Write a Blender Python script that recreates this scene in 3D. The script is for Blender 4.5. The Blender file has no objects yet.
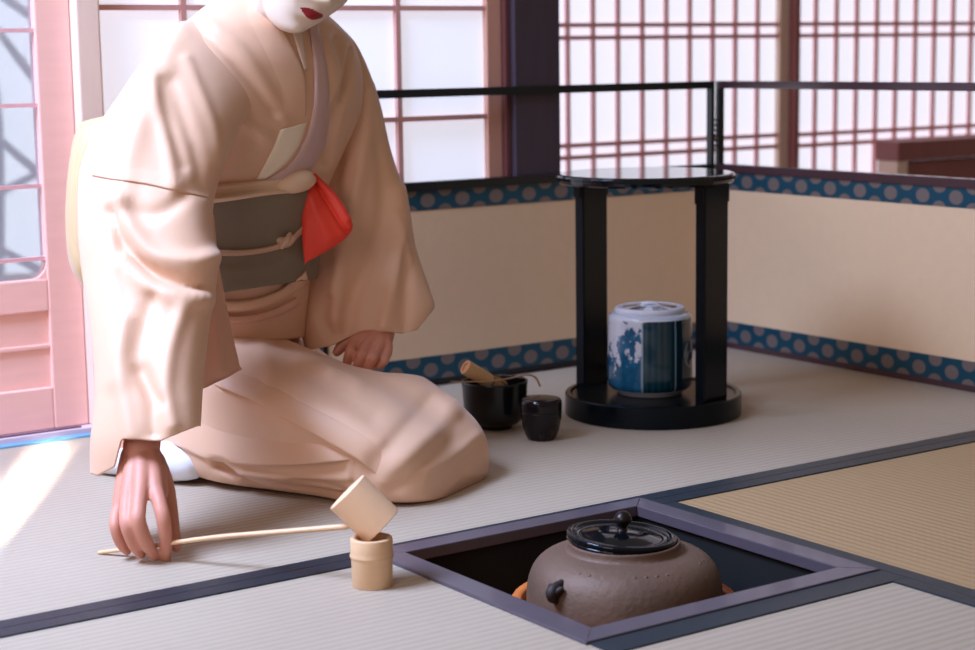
import bpy, bmesh, math, random
import numpy as np
from mathutils import Vector
from mathutils.bvhtree import BVHTree

random.seed(7)
SC = bpy.context.scene
COL = SC.collection

# ------------------------------------------------------------------ camera
FPX, YAW, PITCH, ROLL = 1798.84, 0.608653, 0.150139, -0.014308
CAM = np.array([-1.21207, -1.55240, 0.66707])


def basis():
    f = np.array([math.sin(YAW) * math.cos(PITCH), math.cos(YAW) * math.cos(PITCH), -math.sin(PITCH)])
    r0 = np.array([math.cos(YAW), -math.sin(YAW), 0.0])
    u0 = np.cross(r0, f)
    return (r0 * math.cos(ROLL) + u0 * math.sin(ROLL), -r0 * math.sin(ROLL) + u0 * math.cos(ROLL), f)


RV, UV, FV = basis()
rh = np.array([0.8204, -0.5717, 0.0])     # level directions: to the right and straight ahead
fh = np.array([0.5717, 0.8204, 0.0])
cd = bpy.data.cameras.new('camera')
cam = bpy.data.objects.new('camera', cd)
COL.objects.link(cam)
from mathutils import Matrix
M = Matrix.Identity(4)
for i in range(3):
    M[i][0], M[i][1], M[i][2], M[i][3] = RV[i], UV[i], -FV[i], CAM[i]
cam.matrix_world = M
cd.sensor_width = 36.0
cd.lens = 36.0 * FPX / 975.0
cd.clip_start = 0.05
cd.dof.use_dof = True
cd.dof.focus_distance = 2.6
cd.dof.aperture_fstop = 5.0
SC.camera = cam

# ------------------------------------------------------------------ light
SC.view_settings.view_transform = 'Standard'
SC.view_settings.look = 'None'
SC.view_settings.gamma = 1.0
SC.view_settings.use_curve_mapping = False
SC.view_settings.exposure = 0.0

world = bpy.data.worlds.new('world')
SC.world = world
world.use_nodes = True
bgn = world.node_tree.nodes['Background']
bgn.inputs['Color'].default_value = (1.0, 0.79, 0.64, 1)
bgn.inputs['Strength'].default_value = 0.20


def area(name, loc, direction, sx, sy, power, color, spread=math.pi):
    ld = bpy.data.lights.new(name, 'AREA')
    ld.shape = 'RECTANGLE'
    ld.size, ld.size_y = sx, sy
    ld.energy = power
    ld.color = color
    ld.spread = spread
    o = bpy.data.objects.new(name, ld)
    COL.objects.link(o)
    o.location = loc
    o.rotation_euler = Vector(direction).to_track_quat('-Z', 'Y').to_euler()
    return o


# daylight through the open window in the left wall
area('window_daylight', (-1.22, 0.95, 1.95), (0.55, -0.08, -1.0), 0.9, 0.9, 56, (0.47, 0.63, 1.0), 1.95)
# second, lower window farther toward the viewer on the same side of the room
area('front_window_daylight', (-2.20, -0.50, 1.45), (1, 0.32, -0.36), 1.6, 1.4, 30, (1.0, 0.90, 0.90))
# low sunbeam that lays a strip across the mat at the far left
bd = np.array([0.52, 0.855, -0.55]); bd /= np.linalg.norm(bd)
bt = np.array([-0.29, 1.05, 0.0])
area('sunbeam', tuple(bt - bd * 1.9), tuple(bd), 0.066, 0.42, 0.8, (1.0, 0.95, 0.88), math.radians(1.5))

# ------------------------------------------------------------------ helpers


def P(px, py, d):
    """point seen at photograph position px, py and d metres along the view axis"""
    return CAM + d * (FV + RV * (px - 487.5) / FPX - UV * (py - 325.0) / FPX)


def on_plane(px, py, axis, val):
    dr = FV + RV * (px - 487.5) / FPX - UV * (py - 325.0) / FPX
    return CAM + dr * ((val - CAM[axis]) / dr[axis])


def project(V):
    d = V - CAM
    z = d @ FV
    return np.stack([487.5 + FPX * (d @ RV) / z, 325.0 - FPX * (d @ UV) / z], -1)


def s2l(c):
    c = c / 255.0
    return c / 12.92 if c <= 0.04045 else ((c + 0.055) / 1.055) ** 2.4


def rgb(r, g, b):
    return (s2l(r), s2l(g), s2l(b), 1.0)


class NT:
    def __init__(self, name):
        self.m = bpy.data.materials.new(name)
        self.m.use_nodes = True
        self.t = self.m.node_tree
        self.n = self.t.nodes
        self.b = self.n['Principled BSDF']

    def node(self, typ, **kw):
        n = self.n.new(typ)
        for k, v in kw.items():
            if hasattr(n, k):
                setattr(n, k, v)
            else:
                n.inputs[k.replace('_', ' ')].default_value = v
        return n

    def link(self, a, b):
        self.t.links.new(a, b)

    def math(self, op, a, b=None, c=None):
        n = self.n.new('ShaderNodeMath')
        n.operation = op
        for i, v in enumerate((a, b, c)):
            if v is None:
                continue
            if isinstance(v, (int, float)):
                n.inputs[i].default_value = v
            else:
                self.link(v, n.inputs[i])
        return n.outputs[0]

    def mix(self, fac, a, b):
        n = self.n.new('ShaderNodeMix')
        n.data_type = 'RGBA'
        for sock, v in ((n.inputs[0], fac), (n.inputs[6], a), (n.inputs[7], b)):
            if isinstance(v, (int, float, tuple)):
                sock.default_value = v
            else:
                self.link(v, sock)
        return n.outputs[2]

    def coords(self):
        tc = self.n.new('ShaderNodeTexCoord')
        return tc.outputs['Object']

    def xyz(self):
        s = self.n.new('ShaderNodeSeparateXYZ')
        self.link(self.coords(), s.inputs[0])
        return s.outputs


def simple(name, col, rough=0.5, metal=0.0, var=0.08, scale=8.0, bump=0.0, bscale=60.0, coat=0.0, sheen=0.0, stretch=None, spec=None):
    """principled with gentle procedural noise in the colour and, if asked, in the bump"""
    t = NT(name)
    co = t.coords()
    if stretch:
        mp = t.n.new('ShaderNodeMapping')
        mp.inputs['Scale'].default_value = stretch
        t.link(co, mp.inputs[0])
        co = mp.outputs[0]
    nz = t.node('ShaderNodeTexNoise', Scale=scale, Detail=4.0)
    t.link(co, nz.inputs['Vector'])
    dark = tuple(c * (1 - var) for c in col[:3]) + (1,)
    lite = tuple(min(1, c * (1 + var)) for c in col[:3]) + (1,)
    t.link(t.mix(nz.outputs[0], dark, lite), t.b.inputs['Base Color'])
    t.b.inputs['Roughness'].default_value = rough
    t.b.inputs['Metallic'].default_value = metal
    if spec is not None:
        t.b.inputs['Specular IOR Level'].default_value = spec
    if coat:
        t.b.inputs['Coat Weight'].default_value = coat
        t.b.inputs['Coat Roughness'].default_value = 0.08
    if sheen:
        t.b.inputs['Sheen Weight'].default_value = sheen
        t.b.inputs['Sheen Roughness'].default_value = 0.4
    if bump:
        n2 = t.node('ShaderNodeTexNoise', Scale=bscale, Detail=3.0)
        t.link(co, n2.inputs['Vector'])
        bp = t.node('ShaderNodeBump', Strength=bump, Distance=0.002)
        t.link(n2.outputs[0], bp.inputs['Height'])
        t.link(bp.outputs[0], t.b.inputs['Normal'])
    return t.m


ORG = {}


def obj(name, verts, faces, mat, parent=None, origin=None, smooth=True):
    V = np.asarray(verts, float).reshape(-1, 3)
    if parent is not None:
        og = ORG[parent.name]
    elif origin is not None:
        og = np.asarray(origin, float)
    else:
        og = np.array([(V[:, 0].min() + V[:, 0].max()) / 2, (V[:, 1].min() + V[:, 1].max()) / 2, V[:, 2].min()])
    me = bpy.data.meshes.new(name)
    me.from_pydata((V - og).tolist(), [], [tuple(f) for f in faces])
    me.validate()
    bm = bmesh.new()
    bm.from_mesh(me)
    bmesh.ops.recalc_face_normals(bm, faces=bm.faces)
    bm.to_mesh(me)
    bm.free()
    if smooth:
        me.polygons.foreach_set('use_smooth', [True] * len(me.polygons))
    for mm in (mat if isinstance(mat, (list, tuple)) else [mat]):
        me.materials.append(mm)
    o = bpy.data.objects.new(name, me)
    COL.objects.link(o)
    if parent is not None:
        o.parent = parent
    else:
        o.location = og
    ORG[o.name] = og
    return o


def thing(name, origin, label, cat, group=None):
    o = bpy.data.objects.new(name, None)
    COL.objects.link(o)
    o.empty_display_size = 0.05
    o.location = origin
    ORG[o.name] = np.asarray(origin, float)
    return tag(o, label, cat, group)


def tag(o, label, cat, group=None):
    o['label'] = label
    o['category'] = cat
    if group:
        o['group'] = group
    return o


def struct(o):
    o['kind'] = 'structure'
    return o


class MB:
    """collects shapes into one mesh"""

    def __init__(self):
        self.v, self.f = [], []

    def add(self, V, F):
        n = len(self.v)
        self.v += [tuple(p) for p in np.asarray(V, float)]
        self.f += [tuple(i + n for i in q) for q in F]
        return self

    def box(self, lo, hi, bev=0.0):
        return self.obox((np.asarray(lo, float) + hi) / 2, np.eye(3), (np.asarray(hi, float) - lo) / 2, bev)

    def obox(self, c, ax, h, bev=0.0):
        """oriented box: centre, three unit axes as rows, half sizes"""
        bm = bmesh.new()
        bmesh.ops.create_cube(bm, size=2.0)
        for v in bm.verts:
            v.co = Vector((v.co.x * h[0], v.co.y * h[1], v.co.z * h[2]))
        if bev:
            bmesh.ops.bevel(bm, geom=bm.edges[:], offset=bev, segments=2, affect='EDGES', profile=0.6)
        bm.verts.index_update()
        V = np.array([v.co[:] for v in bm.verts])
        F = [[v.index for v in f.verts] for f in bm.faces]
        bm.free()
        return self.add(np.asarray(c) + V @ np.asarray(ax, float), F)

    def lathe(self, prof, c, n=64, ax=None):
        """prof: list of (radius, height)"""
        ax = np.eye(3) if ax is None else ax
        V, F = [], []
        for rr, zz in prof:
            for k in range(n):
                a = 2 * math.pi * k / n
                V.append(np.asarray(c) + np.array([rr * math.cos(a), rr * math.sin(a), zz]) @ ax)
        for j in range(len(prof) - 1):
            for k in range(n):
                F.append((j * n + k, j * n + (k + 1) % n, (j + 1) * n + (k + 1) % n, (j + 1) * n + k))
        return self.add(V, F)

    def tube(self, pts, rad, n=12, flat=1.0, sub=6, up=None):
        V, F = tube_mesh(pts, rad, n, flat, sub, up)
        return self.add(V, F)

    def build(self, name, mat, parent=None, origin=None, smooth=False):
        return obj(name, self.v, self.f, mat, parent, origin, smooth)


def catmull(A, per, closed=False):
    """A: (n,k) control rows -> smooth dense rows"""
    A = np.asarray(A, float)
    n = len(A)
    out = []
    seg = n if closed else n - 1
    for i in range(seg):
        if closed:
            p0, p1, p2, p3 = A[(i - 1) % n], A[i], A[(i + 1) % n], A[(i + 2) % n]
        else:
            p0 = A[i - 1] if i > 0 else 2 * A[0] - A[1]
            p1, p2 = A[i], A[i + 1]
            p3 = A[i + 2] if i + 2 < n else 2 * A[-1] - A[-2]
        for s in range(per):
            t = s / per
            out.append(0.5 * ((2 * p1) + (-p0 + p2) * t + (2 * p0 - 5 * p1 + 4 * p2 - p3) * t * t + (-p0 + 3 * p1 - 3 * p2 + p3) * t ** 3))
    if not closed:
        out.append(A[-1])
    return np.array(out)


def tube_mesh(pts, rad, n=12, flat=1.0, sub=6, up=None, cap=True):
    pts = np.asarray(pts, float)
    rad = np.broadcast_to(np.asarray(rad, float), (len(pts),))
    D = catmull(np.c_[pts, rad], sub) if sub > 1 else np.c_[pts, rad]
    C, R = D[:, :3], np.maximum(D[:, 3], 1e-4)
    T = np.gradient(C, axis=0)
    T /= np.linalg.norm(T, axis=1)[:, None] + 1e-12
    u = np.cross(T[0], [0, 0, 1.0] if up is None else up)
    if np.linalg.norm(u) < 1e-3:
        u = np.cross(T[0], [0, 1.0, 0])
    u /= np.linalg.norm(u)
    V = []
    fr = []
    for i in range(len(C)):
        u = u - T[i] * (u @ T[i])
        u /= np.linalg.norm(u)
        w = np.cross(T[i], u)
        fr.append((u.copy(), w))
    rows = []
    if cap:
        for s in (0.25, 0.6, 0.86):
            rows.append((C[0] - T[0] * R[0] * math.sqrt(1 - s * s), R[0] * s, fr[0]))
    for i in range(len(C)):
        rows.append((C[i], R[i], fr[i]))
    if cap:
        for s in (0.86, 0.6, 0.25):
            rows.append((C[-1] + T[-1] * R[-1] * math.sqrt(1 - s * s), R[-1] * s, fr[-1]))
    for c, r, (a, b) in rows:
        for k in range(n):
            t = 2 * math.pi * k / n
            V.append(c + a * r * math.cos(t) + b * r * flat * math.sin(t))
    F = []
    m = len(rows)
    for j in range(m - 1):
        for k in range(n):
            F.append((j * n + k, j * n + (k + 1) % n, (j + 1) * n + (k + 1) % n, (j + 1) * n + k))
    if cap:
        F.append(tuple(range(n))[::-1])
        F.append(tuple((m - 1) * n + k for k in range(n)))
    return np.array(V), F


def grid_normals(G):
    """G: (nv,nu,3) periodic in u"""
    du = np.roll(G, -1, 1) - np.roll(G, 1, 1)
    dv = np.gradient(G, axis=0)
    N = np.cross(du, dv)
    N /= np.linalg.norm(N, axis=2)[:, :, None] + 1e-12
    return N


def seg_dist(p, poly):
    """distance, signed side and arc position of points p (n,2) from a polyline"""
    poly = np.asarray(poly, float)
    best = np.full(len(p), 1e9)
    side = np.zeros(len(p))
    for a, b in zip(poly[:-1], poly[1:]):
        ab = b - a
        t = np.clip(((p - a) @ ab) / (ab @ ab), 0, 1)
        q = a + t[:, None] * ab
        d = np.hypot(*(p - q).T)
        cr = ab[0] * (p[:, 1] - a[1]) - ab[1] * (p[:, 0] - a[0])
        m = d < best
        best[m] = d[m]
        side[m] = np.sign(cr[m])
    return best, side


def sculpt(G, strokes, outward):
    """press cloth folds into a lofted surface.  Each stroke is a fold line given along the
    surface: (points, width, height[, 'step', reach])"""
    sh = G.shape
    for st in strokes:
        N = grid_normals(G)
        c = G.reshape(-1, 3).mean(0)
        if (((G - c) * N).sum(2)).mean() < 0:
            N = -N
        V = G.reshape(-1, 3)
        n = N.reshape(-1, 3)
        view = CAM - V
        view /= np.linalg.norm(view, axis=1)[:, None]
        face = np.clip((n * view).sum(1) * 4, 0, 1)
        pts, wid, amp = st[:3]
        poly = catmull(pts, 6) if len(pts) > 2 else np.asarray(pts, float)
        d, side = seg_dist(project(V), poly)
        if len(st) > 3:
            reach = st[4]
            sd = d * side
            w = 1 / (1 + np.exp(-np.clip(sd / wid, -30, 30)))
            disp = amp * w * np.exp(-(np.maximum(sd, 0) / reach) ** 2) * np.where(d < reach * 2.5, 1, 0)
        else:
            disp = amp * np.exp(-(d / wid) ** 2)
        V = V + n * (disp * face)[:, None]
        G = V.reshape(sh)
    return G


def slab(rings, nu=72, per=8, strokes=(), smooth_iter=0):
    """rings: (Lx,Ly,Ld, Rx,Ry,Rd, front, back, exponent) -> dense grid of a closed tube"""
    rows = []
    for q in rings:
        L, R = P(*q[0:3]), P(*q[3:6])
        rows.append(np.r_[L, R, q[6], q[7], q[8] if len(q) > 8 else 1.0])
    D = catmull(rows, per)
    G = np.zeros((len(D), nu, 3))
    th = np.arange(nu) * 2 * math.pi / nu
    for i, q in enumerate(D):
        L, R = q[:3], q[3:6]
        c, h = (L + R) / 2, (R - L) / 2
        view = CAM - c
        n = view - h * (view @ h) / (h @ h)
        n /= np.linalg.norm(n)
        e = q[8]
        cs, sn = np.cos(th), np.sin(th)
        a = np.sign(cs) * np.abs(cs) ** e
        b = np.sign(sn) * np.abs(sn) ** e
        G[i] = c + a[:, None] * h + (np.where(b > 0, q[6], q[7]) * b)[:, None] * n
    return sculpt(G, strokes, True)


def grid_mesh(G, cap0=True, cap1=True):
    nv, nu = G.shape[:2]
    V = list(G.reshape(-1, 3))
    F = []
    for j in range(nv - 1):
        for k in range(nu):
            F.append((j * nu + k, j * nu + (k + 1) % nu, (j + 1) * nu + (k + 1) % nu, (j + 1) * nu + k))
    if cap0:
        V.append(G[0].mean(0))
        F += [((k + 1) % nu, k, len(V) - 1) for k in range(nu)]
    if cap1:
        V.append(G[-1].mean(0))
        b = (nv - 1) * nu
        F += [(b + k, b + (k + 1) % nu, len(V) - 1) for k in range(nu)]
    return V, F


def trim(G, xs, ys):
    """end a lofted tube on the hem line xs, ys instead of on its last ring"""
    nv, nu = G.shape[:2]
    out = np.empty_like(G)
    for k in range(nu):
        pv = project(G[:, k])
        s = pv[:, 1] - np.interp(pv[:, 0], xs, ys)
        past = np.nonzero((s[1:] > 0) & (s[:-1] <= 0) & (np.arange(1, nv) > nv // 2))[0]
        e = nv - 1.0
        if len(past):
            i = past[0]
            e = i + s[i] / (s[i] - s[i + 1])
        t = np.linspace(0, e, nv)
        i0 = np.minimum(t.astype(int), nv - 2)
        w = (t - i0)[:, None]
        out[:, k] = G[i0, k] * (1 - w) + G[i0 + 1, k] * w
    return out


def bvh_of(V, F):
    return BVHTree.FromPolygons([Vector(v) for v in V], F)


def drape(bvh, px, py, off, dflt):
    """point on a garment's surface under photograph position, lifted off it by off"""
    dr = FV + RV * (px - 487.5) / FPX - UV * (py - 325.0) / FPX
    hit = bvh.ray_cast(Vector(CAM), Vector(dr).normalized())
    if hit[0] is None:
        p = P(px, py, dflt)
    else:
        p = np.array(hit[0])
    v = CAM - p
    return p + v / np.linalg.norm(v) * off


def band(bvh, A, B, dflt, thick=0.006, base=0.001, na=5, per=6, back=0.012, round_=True):
    """a strip of cloth lying on a garment between edge lines A and B, with rounded thickness"""
    A, B = catmull(A, per), catmull(B, per)
    n = len(A)
    fr = np.zeros((n, na, 3))
    bk = np.zeros((n, na, 3))
    for i in range(n):
        for j in range(na):
            t = j / (na - 1)
            q = A[i] * (1 - t) + B[i] * t
            prof = (1 - (2 * t - 1) ** 4) ** 0.5 if round_ else 1.0
            fr[i, j] = drape(bvh, q[0], q[1], base + thick * prof, dflt)
            bk[i, j] = drape(bvh, q[0], q[1], -back, dflt)
    # calm jumps in depth along the strip
    for g in (fr, bk):
        for _ in range(3):
            g[1:-1] = 0.5 * g[1:-1] + 0.25 * (g[:-2] + g[2:])
    V = list(fr.reshape(-1, 3)) + list(bk.reshape(-1, 3))
    m = n * na
    F = []
    for i in range(n - 1):
        for j in range(na - 1):
            a = i * na + j
            F.append((a, a + 1, a + na + 1, a + na))
            F.append((m + a, m + a + na, m + a + na + 1, m + a + 1))
        for j in (0, na - 1):
            a = i * na + j
            F.append((a, a + na, m + a + na, m + a))
    for i in (0, n - 1):
        for j in range(na - 1):
            a = i * na + j
            F.append((a, m + a, m + a + 1, a + 1))
    return V, F


def solidify(o, t, offset=-1.0):
    m = o.modifiers.new('thickness', 'SOLIDIFY')
    m.thickness = t
    m.offset = offset
    return o


# ------------------------------------------------------------------ materials
def tatami(name, axis, base, dark):
    t = NT(name)
    x, y, z = t.xyz()
    along, across = (x, y) if axis == 'x' else (y, x)
    rib = t.math('SINE', t.math('MULTIPLY', across, 2 * math.pi / 0.0150))
    rib01 = t.math('MULTIPLY_ADD', rib, 0.5, 0.5)
    mp = t.n.new('ShaderNodeMapping')
    mp.inputs['Scale'].default_value = (40, 900, 1) if axis == 'x' else (900, 40, 1)
    t.link(t.coords(), mp.inputs[0])
    nz = t.node('ShaderNodeTexNoise', Scale=1.0, Detail=3.0)
    t.link(mp.outputs[0], nz.inputs['Vector'])
    big = t.node('ShaderNodeTexNoise', Scale=3.0, Detail=2.0)
    t.link(t.coords(), big.inputs['Vector'])
    f = t.math('ADD', t.math('MULTIPLY', nz.outputs[0], 0.45), t.math('MULTIPLY', rib01, 0.22))
    f = t.math('ADD', f, t.math('MULTIPLY', big.outputs[0], 0.25))
    t.link(t.mix(f, dark, base), t.b.inputs['Base Color'])
    t.b.inputs['Roughness'].default_value = 0.55
    bp = t.node('ShaderNodeBump', Strength=0.35, Distance=0.002)
    t.link(t.math('ADD', t.math('POWER', rib01, 0.6), t.math('MULTIPLY', nz.outputs[0], 0.3)), bp.inputs['Height'])
    t.link(bp.outputs[0], t.b.inputs['Normal'])
    return t.m


M_TAT = tatami('tatami_weave', 'x', rgb(200, 180, 158), rgb(150, 132, 112))
M_TATY = tatami('tatami_weave_cross', 'y', rgb(194, 156, 112), rgb(146, 114, 78))
M_HERI = simple('mat_border_cloth', rgb(10, 34, 46), 0.34, spec=0.45, var=0.15, scale=300, bump=0.3, bscale=800)
M_LACQ = simple('black_lacquer', rgb(8, 14, 18), 0.08, var=0.1, spec=0.5)
M_LACQP = simple('black_lacquer_posts', rgb(8, 14, 18), 0.2, var=0.1, spec=0.16)
M_LACQ2 = simple('black_lacquer_satin', rgb(14, 18, 21), 0.32, var=0.1)
M_FRAME = simple('hearth_frame_lacquer', rgb(82, 73, 82), 0.36, var=0.14, scale=30, coat=0.25)
M_PIT = simple('soot_clay', rgb(5, 5, 5), 0.9, var=0.3)
M_COPPER = simple('hearth_ring_clay', rgb(206, 112, 50), 0.5, var=0.15, scale=30)
M_DARKWOOD = simple('dark_post_wood', rgb(66, 52, 62), 0.5, var=0.2, scale=5, stretch=(12, 12, 1))
M_REDWOOD = simple('red_brown_wood', rgb(150, 92, 90), 0.5, var=0.15, scale=5, stretch=(10, 10, 1))
M_LATT = simple('lattice_wood', rgb(228, 172, 172), 0.55, var=0.15, scale=6, stretch=(10, 10, 10))  # paler than the wood; bloom from the bright paper is put into the colour
M_PINKWOOD = simple('pale_red_cedar', rgb(246, 192, 178), 0.5, var=0.07, scale=5, stretch=(2, 10, 14))
M_PALEWOOD = simple('pale_cedar_post', rgb(236, 208, 190), 0.55, var=0.06, scale=5, stretch=(14, 14, 1))
M_SILVERPAPER = simple('screen_paper', rgb(224, 188, 150), 0.6, var=0.04, scale=40)


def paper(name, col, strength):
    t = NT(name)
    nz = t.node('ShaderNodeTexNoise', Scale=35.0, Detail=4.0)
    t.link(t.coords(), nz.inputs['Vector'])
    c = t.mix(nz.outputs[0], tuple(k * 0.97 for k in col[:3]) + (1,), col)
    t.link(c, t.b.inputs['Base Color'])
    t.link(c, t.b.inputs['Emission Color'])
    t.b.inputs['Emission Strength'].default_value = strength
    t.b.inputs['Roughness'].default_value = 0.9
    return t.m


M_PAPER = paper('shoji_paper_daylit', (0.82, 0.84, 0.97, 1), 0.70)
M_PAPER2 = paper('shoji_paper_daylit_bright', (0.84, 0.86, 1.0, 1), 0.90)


def cloth_band(name, axis, base, spot):
    """teal brocade with two staggered rows of round medallions; axis is the band's run"""
    t = NT(name)
    x, y, z = t.xyz()
    u = x if axis == 'x' else y
    SP, RR = 0.084, 0.0172

    def row(du, z0):
        a = t.math('SUBTRACT', t.math('FRACT', t.math('ADD', t.math('DIVIDE', u, SP), du)), 0.5)
        a = t.math('MULTIPLY', a, SP * 0.82)
        b = t.math('SUBTRACT', z, z0)
        return t.math('SQRT', t.math('ADD', t.math('MULTIPLY', a, a), t.math('MULTIPLY', b, b)))

    dmin = None
    for du, z0 in ((0, 0.3765), (0.5, 0.398), (0.5, 0.354), (0, 0.032), (0.5, 0.010), (0.5, 0.053)):
        d = row(du, z0)
        dmin = d if dmin is None else t.math('MINIMUM', dmin, d)
    f = t.math('SUBTRACT', 1.0, t.math('SMOOTH_MIN', 1.0, t.math('MAXIMUM', 0.0, t.math('MULTIPLY', t.math('SUBTRACT', dmin, RR * 0.78), 700.0)), 0.01))
    rays = t.math('MULTIPLY_ADD', t.math('SINE', t.math('MULTIPLY', dmin, 2200.0)), 0.2, 0.8)
    f = t.math('MULTIPLY', f, rays)
    nz = t.node('ShaderNodeTexNoise', Scale=260.0, Detail=2.0)
    t.link(t.coords(), nz.inputs['Vector'])
    b2 = t.mix(nz.outputs[0], tuple(c * 0.8 for c in base[:3]) + (1,), base)
    t.link(t.mix(f, b2, spot), t.b.inputs['Base Color'])
    t.b.inputs['Roughness'].default_value = 0.38
    t.b.inputs['Metallic'].default_value = 0.35
    t.b.inputs['Sheen Weight'].default_value = 0.1
    return t.m


M_BROX = cloth_band('teal_brocade', 'x', rgb(8, 74, 94), rgb(136, 114, 104))
M_BROY = cloth_band('teal_brocade_side', 'y', rgb(8, 74, 94), rgb(136, 114, 104))


def silk(name, col, rough=0.5, sheen=0.25):
    t = NT(name)
    nz = t.node('ShaderNodeTexNoise', Scale=5.0, Detail=3.0)
    t.link(t.coords(), nz.inputs['Vector'])
    t.link(t.mix(nz.outputs[0], tuple(c * 0.95 for c in col[:3]) + (1,), col), t.b.inputs['Base Color'])
    t.b.inputs['Roughness'].default_value = rough
    t.b.inputs['Sheen Weight'].default_value = sheen
    t.b.inputs['Sheen Roughness'].default_value = 0.35
    w = t.node('ShaderNodeTexNoise', Scale=900.0, Detail=1.0)
    t.link(t.coords(), w.inputs['Vector'])
    w2 = t.node('ShaderNodeTexNoise', Scale=22.0, Detail=2.0)
    t.link(t.coords(), w2.inputs['Vector'])
    bp = t.node('ShaderNodeBump', Strength=0.25, Distance=0.004)
    t.link(t.math('ADD', t.math('MULTIPLY', w.outputs[0], 0.08), w2.outputs[0]), bp.inputs['Height'])
    t.link(bp.outputs[0], t.b.inputs['Normal'])
    return t.m


M_SILK = silk('peach_silk', rgb(228, 182, 150))
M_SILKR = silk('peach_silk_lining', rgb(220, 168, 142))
M_OLIVE = silk('obi_back_silk', rgb(218, 184, 136), 0.55)
M_OBI = silk('obi_brown_silk', rgb(126, 110, 90), 0.6, 0.05)
M_SASH = silk('sash_crepe', rgb(228, 192, 160), 0.6)
M_CORD = silk('cord_braid', rgb(196, 158, 130), 0.5)
M_COLLAR = silk('collar_silk', rgb(226, 196, 176), 0.5)
M_UNDER = silk('under_collar_silk', rgb(246, 226, 200), 0.55)
M_MAUVE = silk('mauve_collar_silk', rgb(206, 170, 164), 0.5)
M_RED = silk('vermilion_silk', rgb(232, 58, 34), 0.5, 0.1)
M_TABI = simple('white_cotton', rgb(222, 218, 218), 0.8, var=0.03, bump=0.2, bscale=500)
M_HAIR = simple('black_hair', rgb(18, 14, 14), 0.35, var=0.3, scale=40, stretch=(1, 8, 8))
M_SKIN = simple('hand_skin', rgb(208, 140, 116), 0.55, var=0.08, scale=45, bump=0.15, bscale=260)
M_SKIN.node_tree.nodes['Principled BSDF'].inputs['Subsurface Weight'].default_value = 0.08
M_SKIN.node_tree.nodes['Principled BSDF'].inputs['Subsurface Radius'].default_value = (0.01, 0.004, 0.002)
M_FACE = simple('white_face_powder', rgb(230, 208, 188), 0.6, var=0.03, scale=30)
M_LIPS = simple('red_lip_colour', rgb(150, 14, 28), 0.35, var=0.08, scale=60)
M_EYE = simple('dark_eye', rgb(24, 18, 18), 0.25, var=0.1)
M_BAMBOO = simple('pale_bamboo', rgb(224, 182, 140), 0.45, var=0.06, scale=14, stretch=(1, 1, 10))
M_BAMBOO2 = simple('pale_bamboo_cup', rgb(240, 196, 156), 0.5, var=0.05, scale=10, stretch=(6, 6, 1))
M_BAMBOO3 = simple('tan_bamboo', rgb(214, 172, 128), 0.45, var=0.1, scale=14)
M_BAMDARK = simple('bamboo_hollow', rgb(120, 84, 56), 0.7, var=0.1)
M_SCOOP = simple('scoop_bamboo', rgb(176, 138, 104), 0.4, var=0.1, scale=30)
M_IRON = simple('cast_iron', rgb(110, 84, 68), 0.62, 0.25, var=0.25, scale=14, bump=0.5, bscale=120)
M_BRONZE = simple('lid_bronze', rgb(22, 25, 30), 0.1, 0.6, var=0.12, scale=12)
M_BRONZE2 = simple('knob_bronze', rgb(40, 32, 28), 0.35, 0.6, var=0.2, scale=30)
M_BOWL = simple('black_raku_glaze', rgb(14, 17, 20), 0.2, var=0.2, scale=16, bump=0.15, bscale=30)
M_PORC = simple('white_porcelain', rgb(226, 224, 232), 0.16, var=0.03, coat=0.3)


def speckled_lacquer():
    t = NT('caddy_lacquer')
    v = t.node('ShaderNodeTexVoronoi', Scale=260.0)
    t.link(t.coords(), v.inputs['Vector'])
    n = t.node('ShaderNodeTexNoise', Scale=18.0, Detail=3.0)
    t.link(t.coords(), n.inputs['Vector'])
    f = t.math('MULTIPLY', t.math('LESS_THAN', v.outputs['Distance'], 0.32), t.math('GREATER_THAN', n.outputs[0], 0.52))
    t.link(t.mix(t.math('MULTIPLY', f, 0.6), rgb(24, 18, 20), rgb(96, 66, 54)), t.b.inputs['Base Color'])
    t.b.inputs['Roughness'].default_value = 0.12
    t.b.inputs['Specular IOR Level'].default_value = 0.3
    return t.m


M_CADDY = speckled_lacquer()


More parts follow.
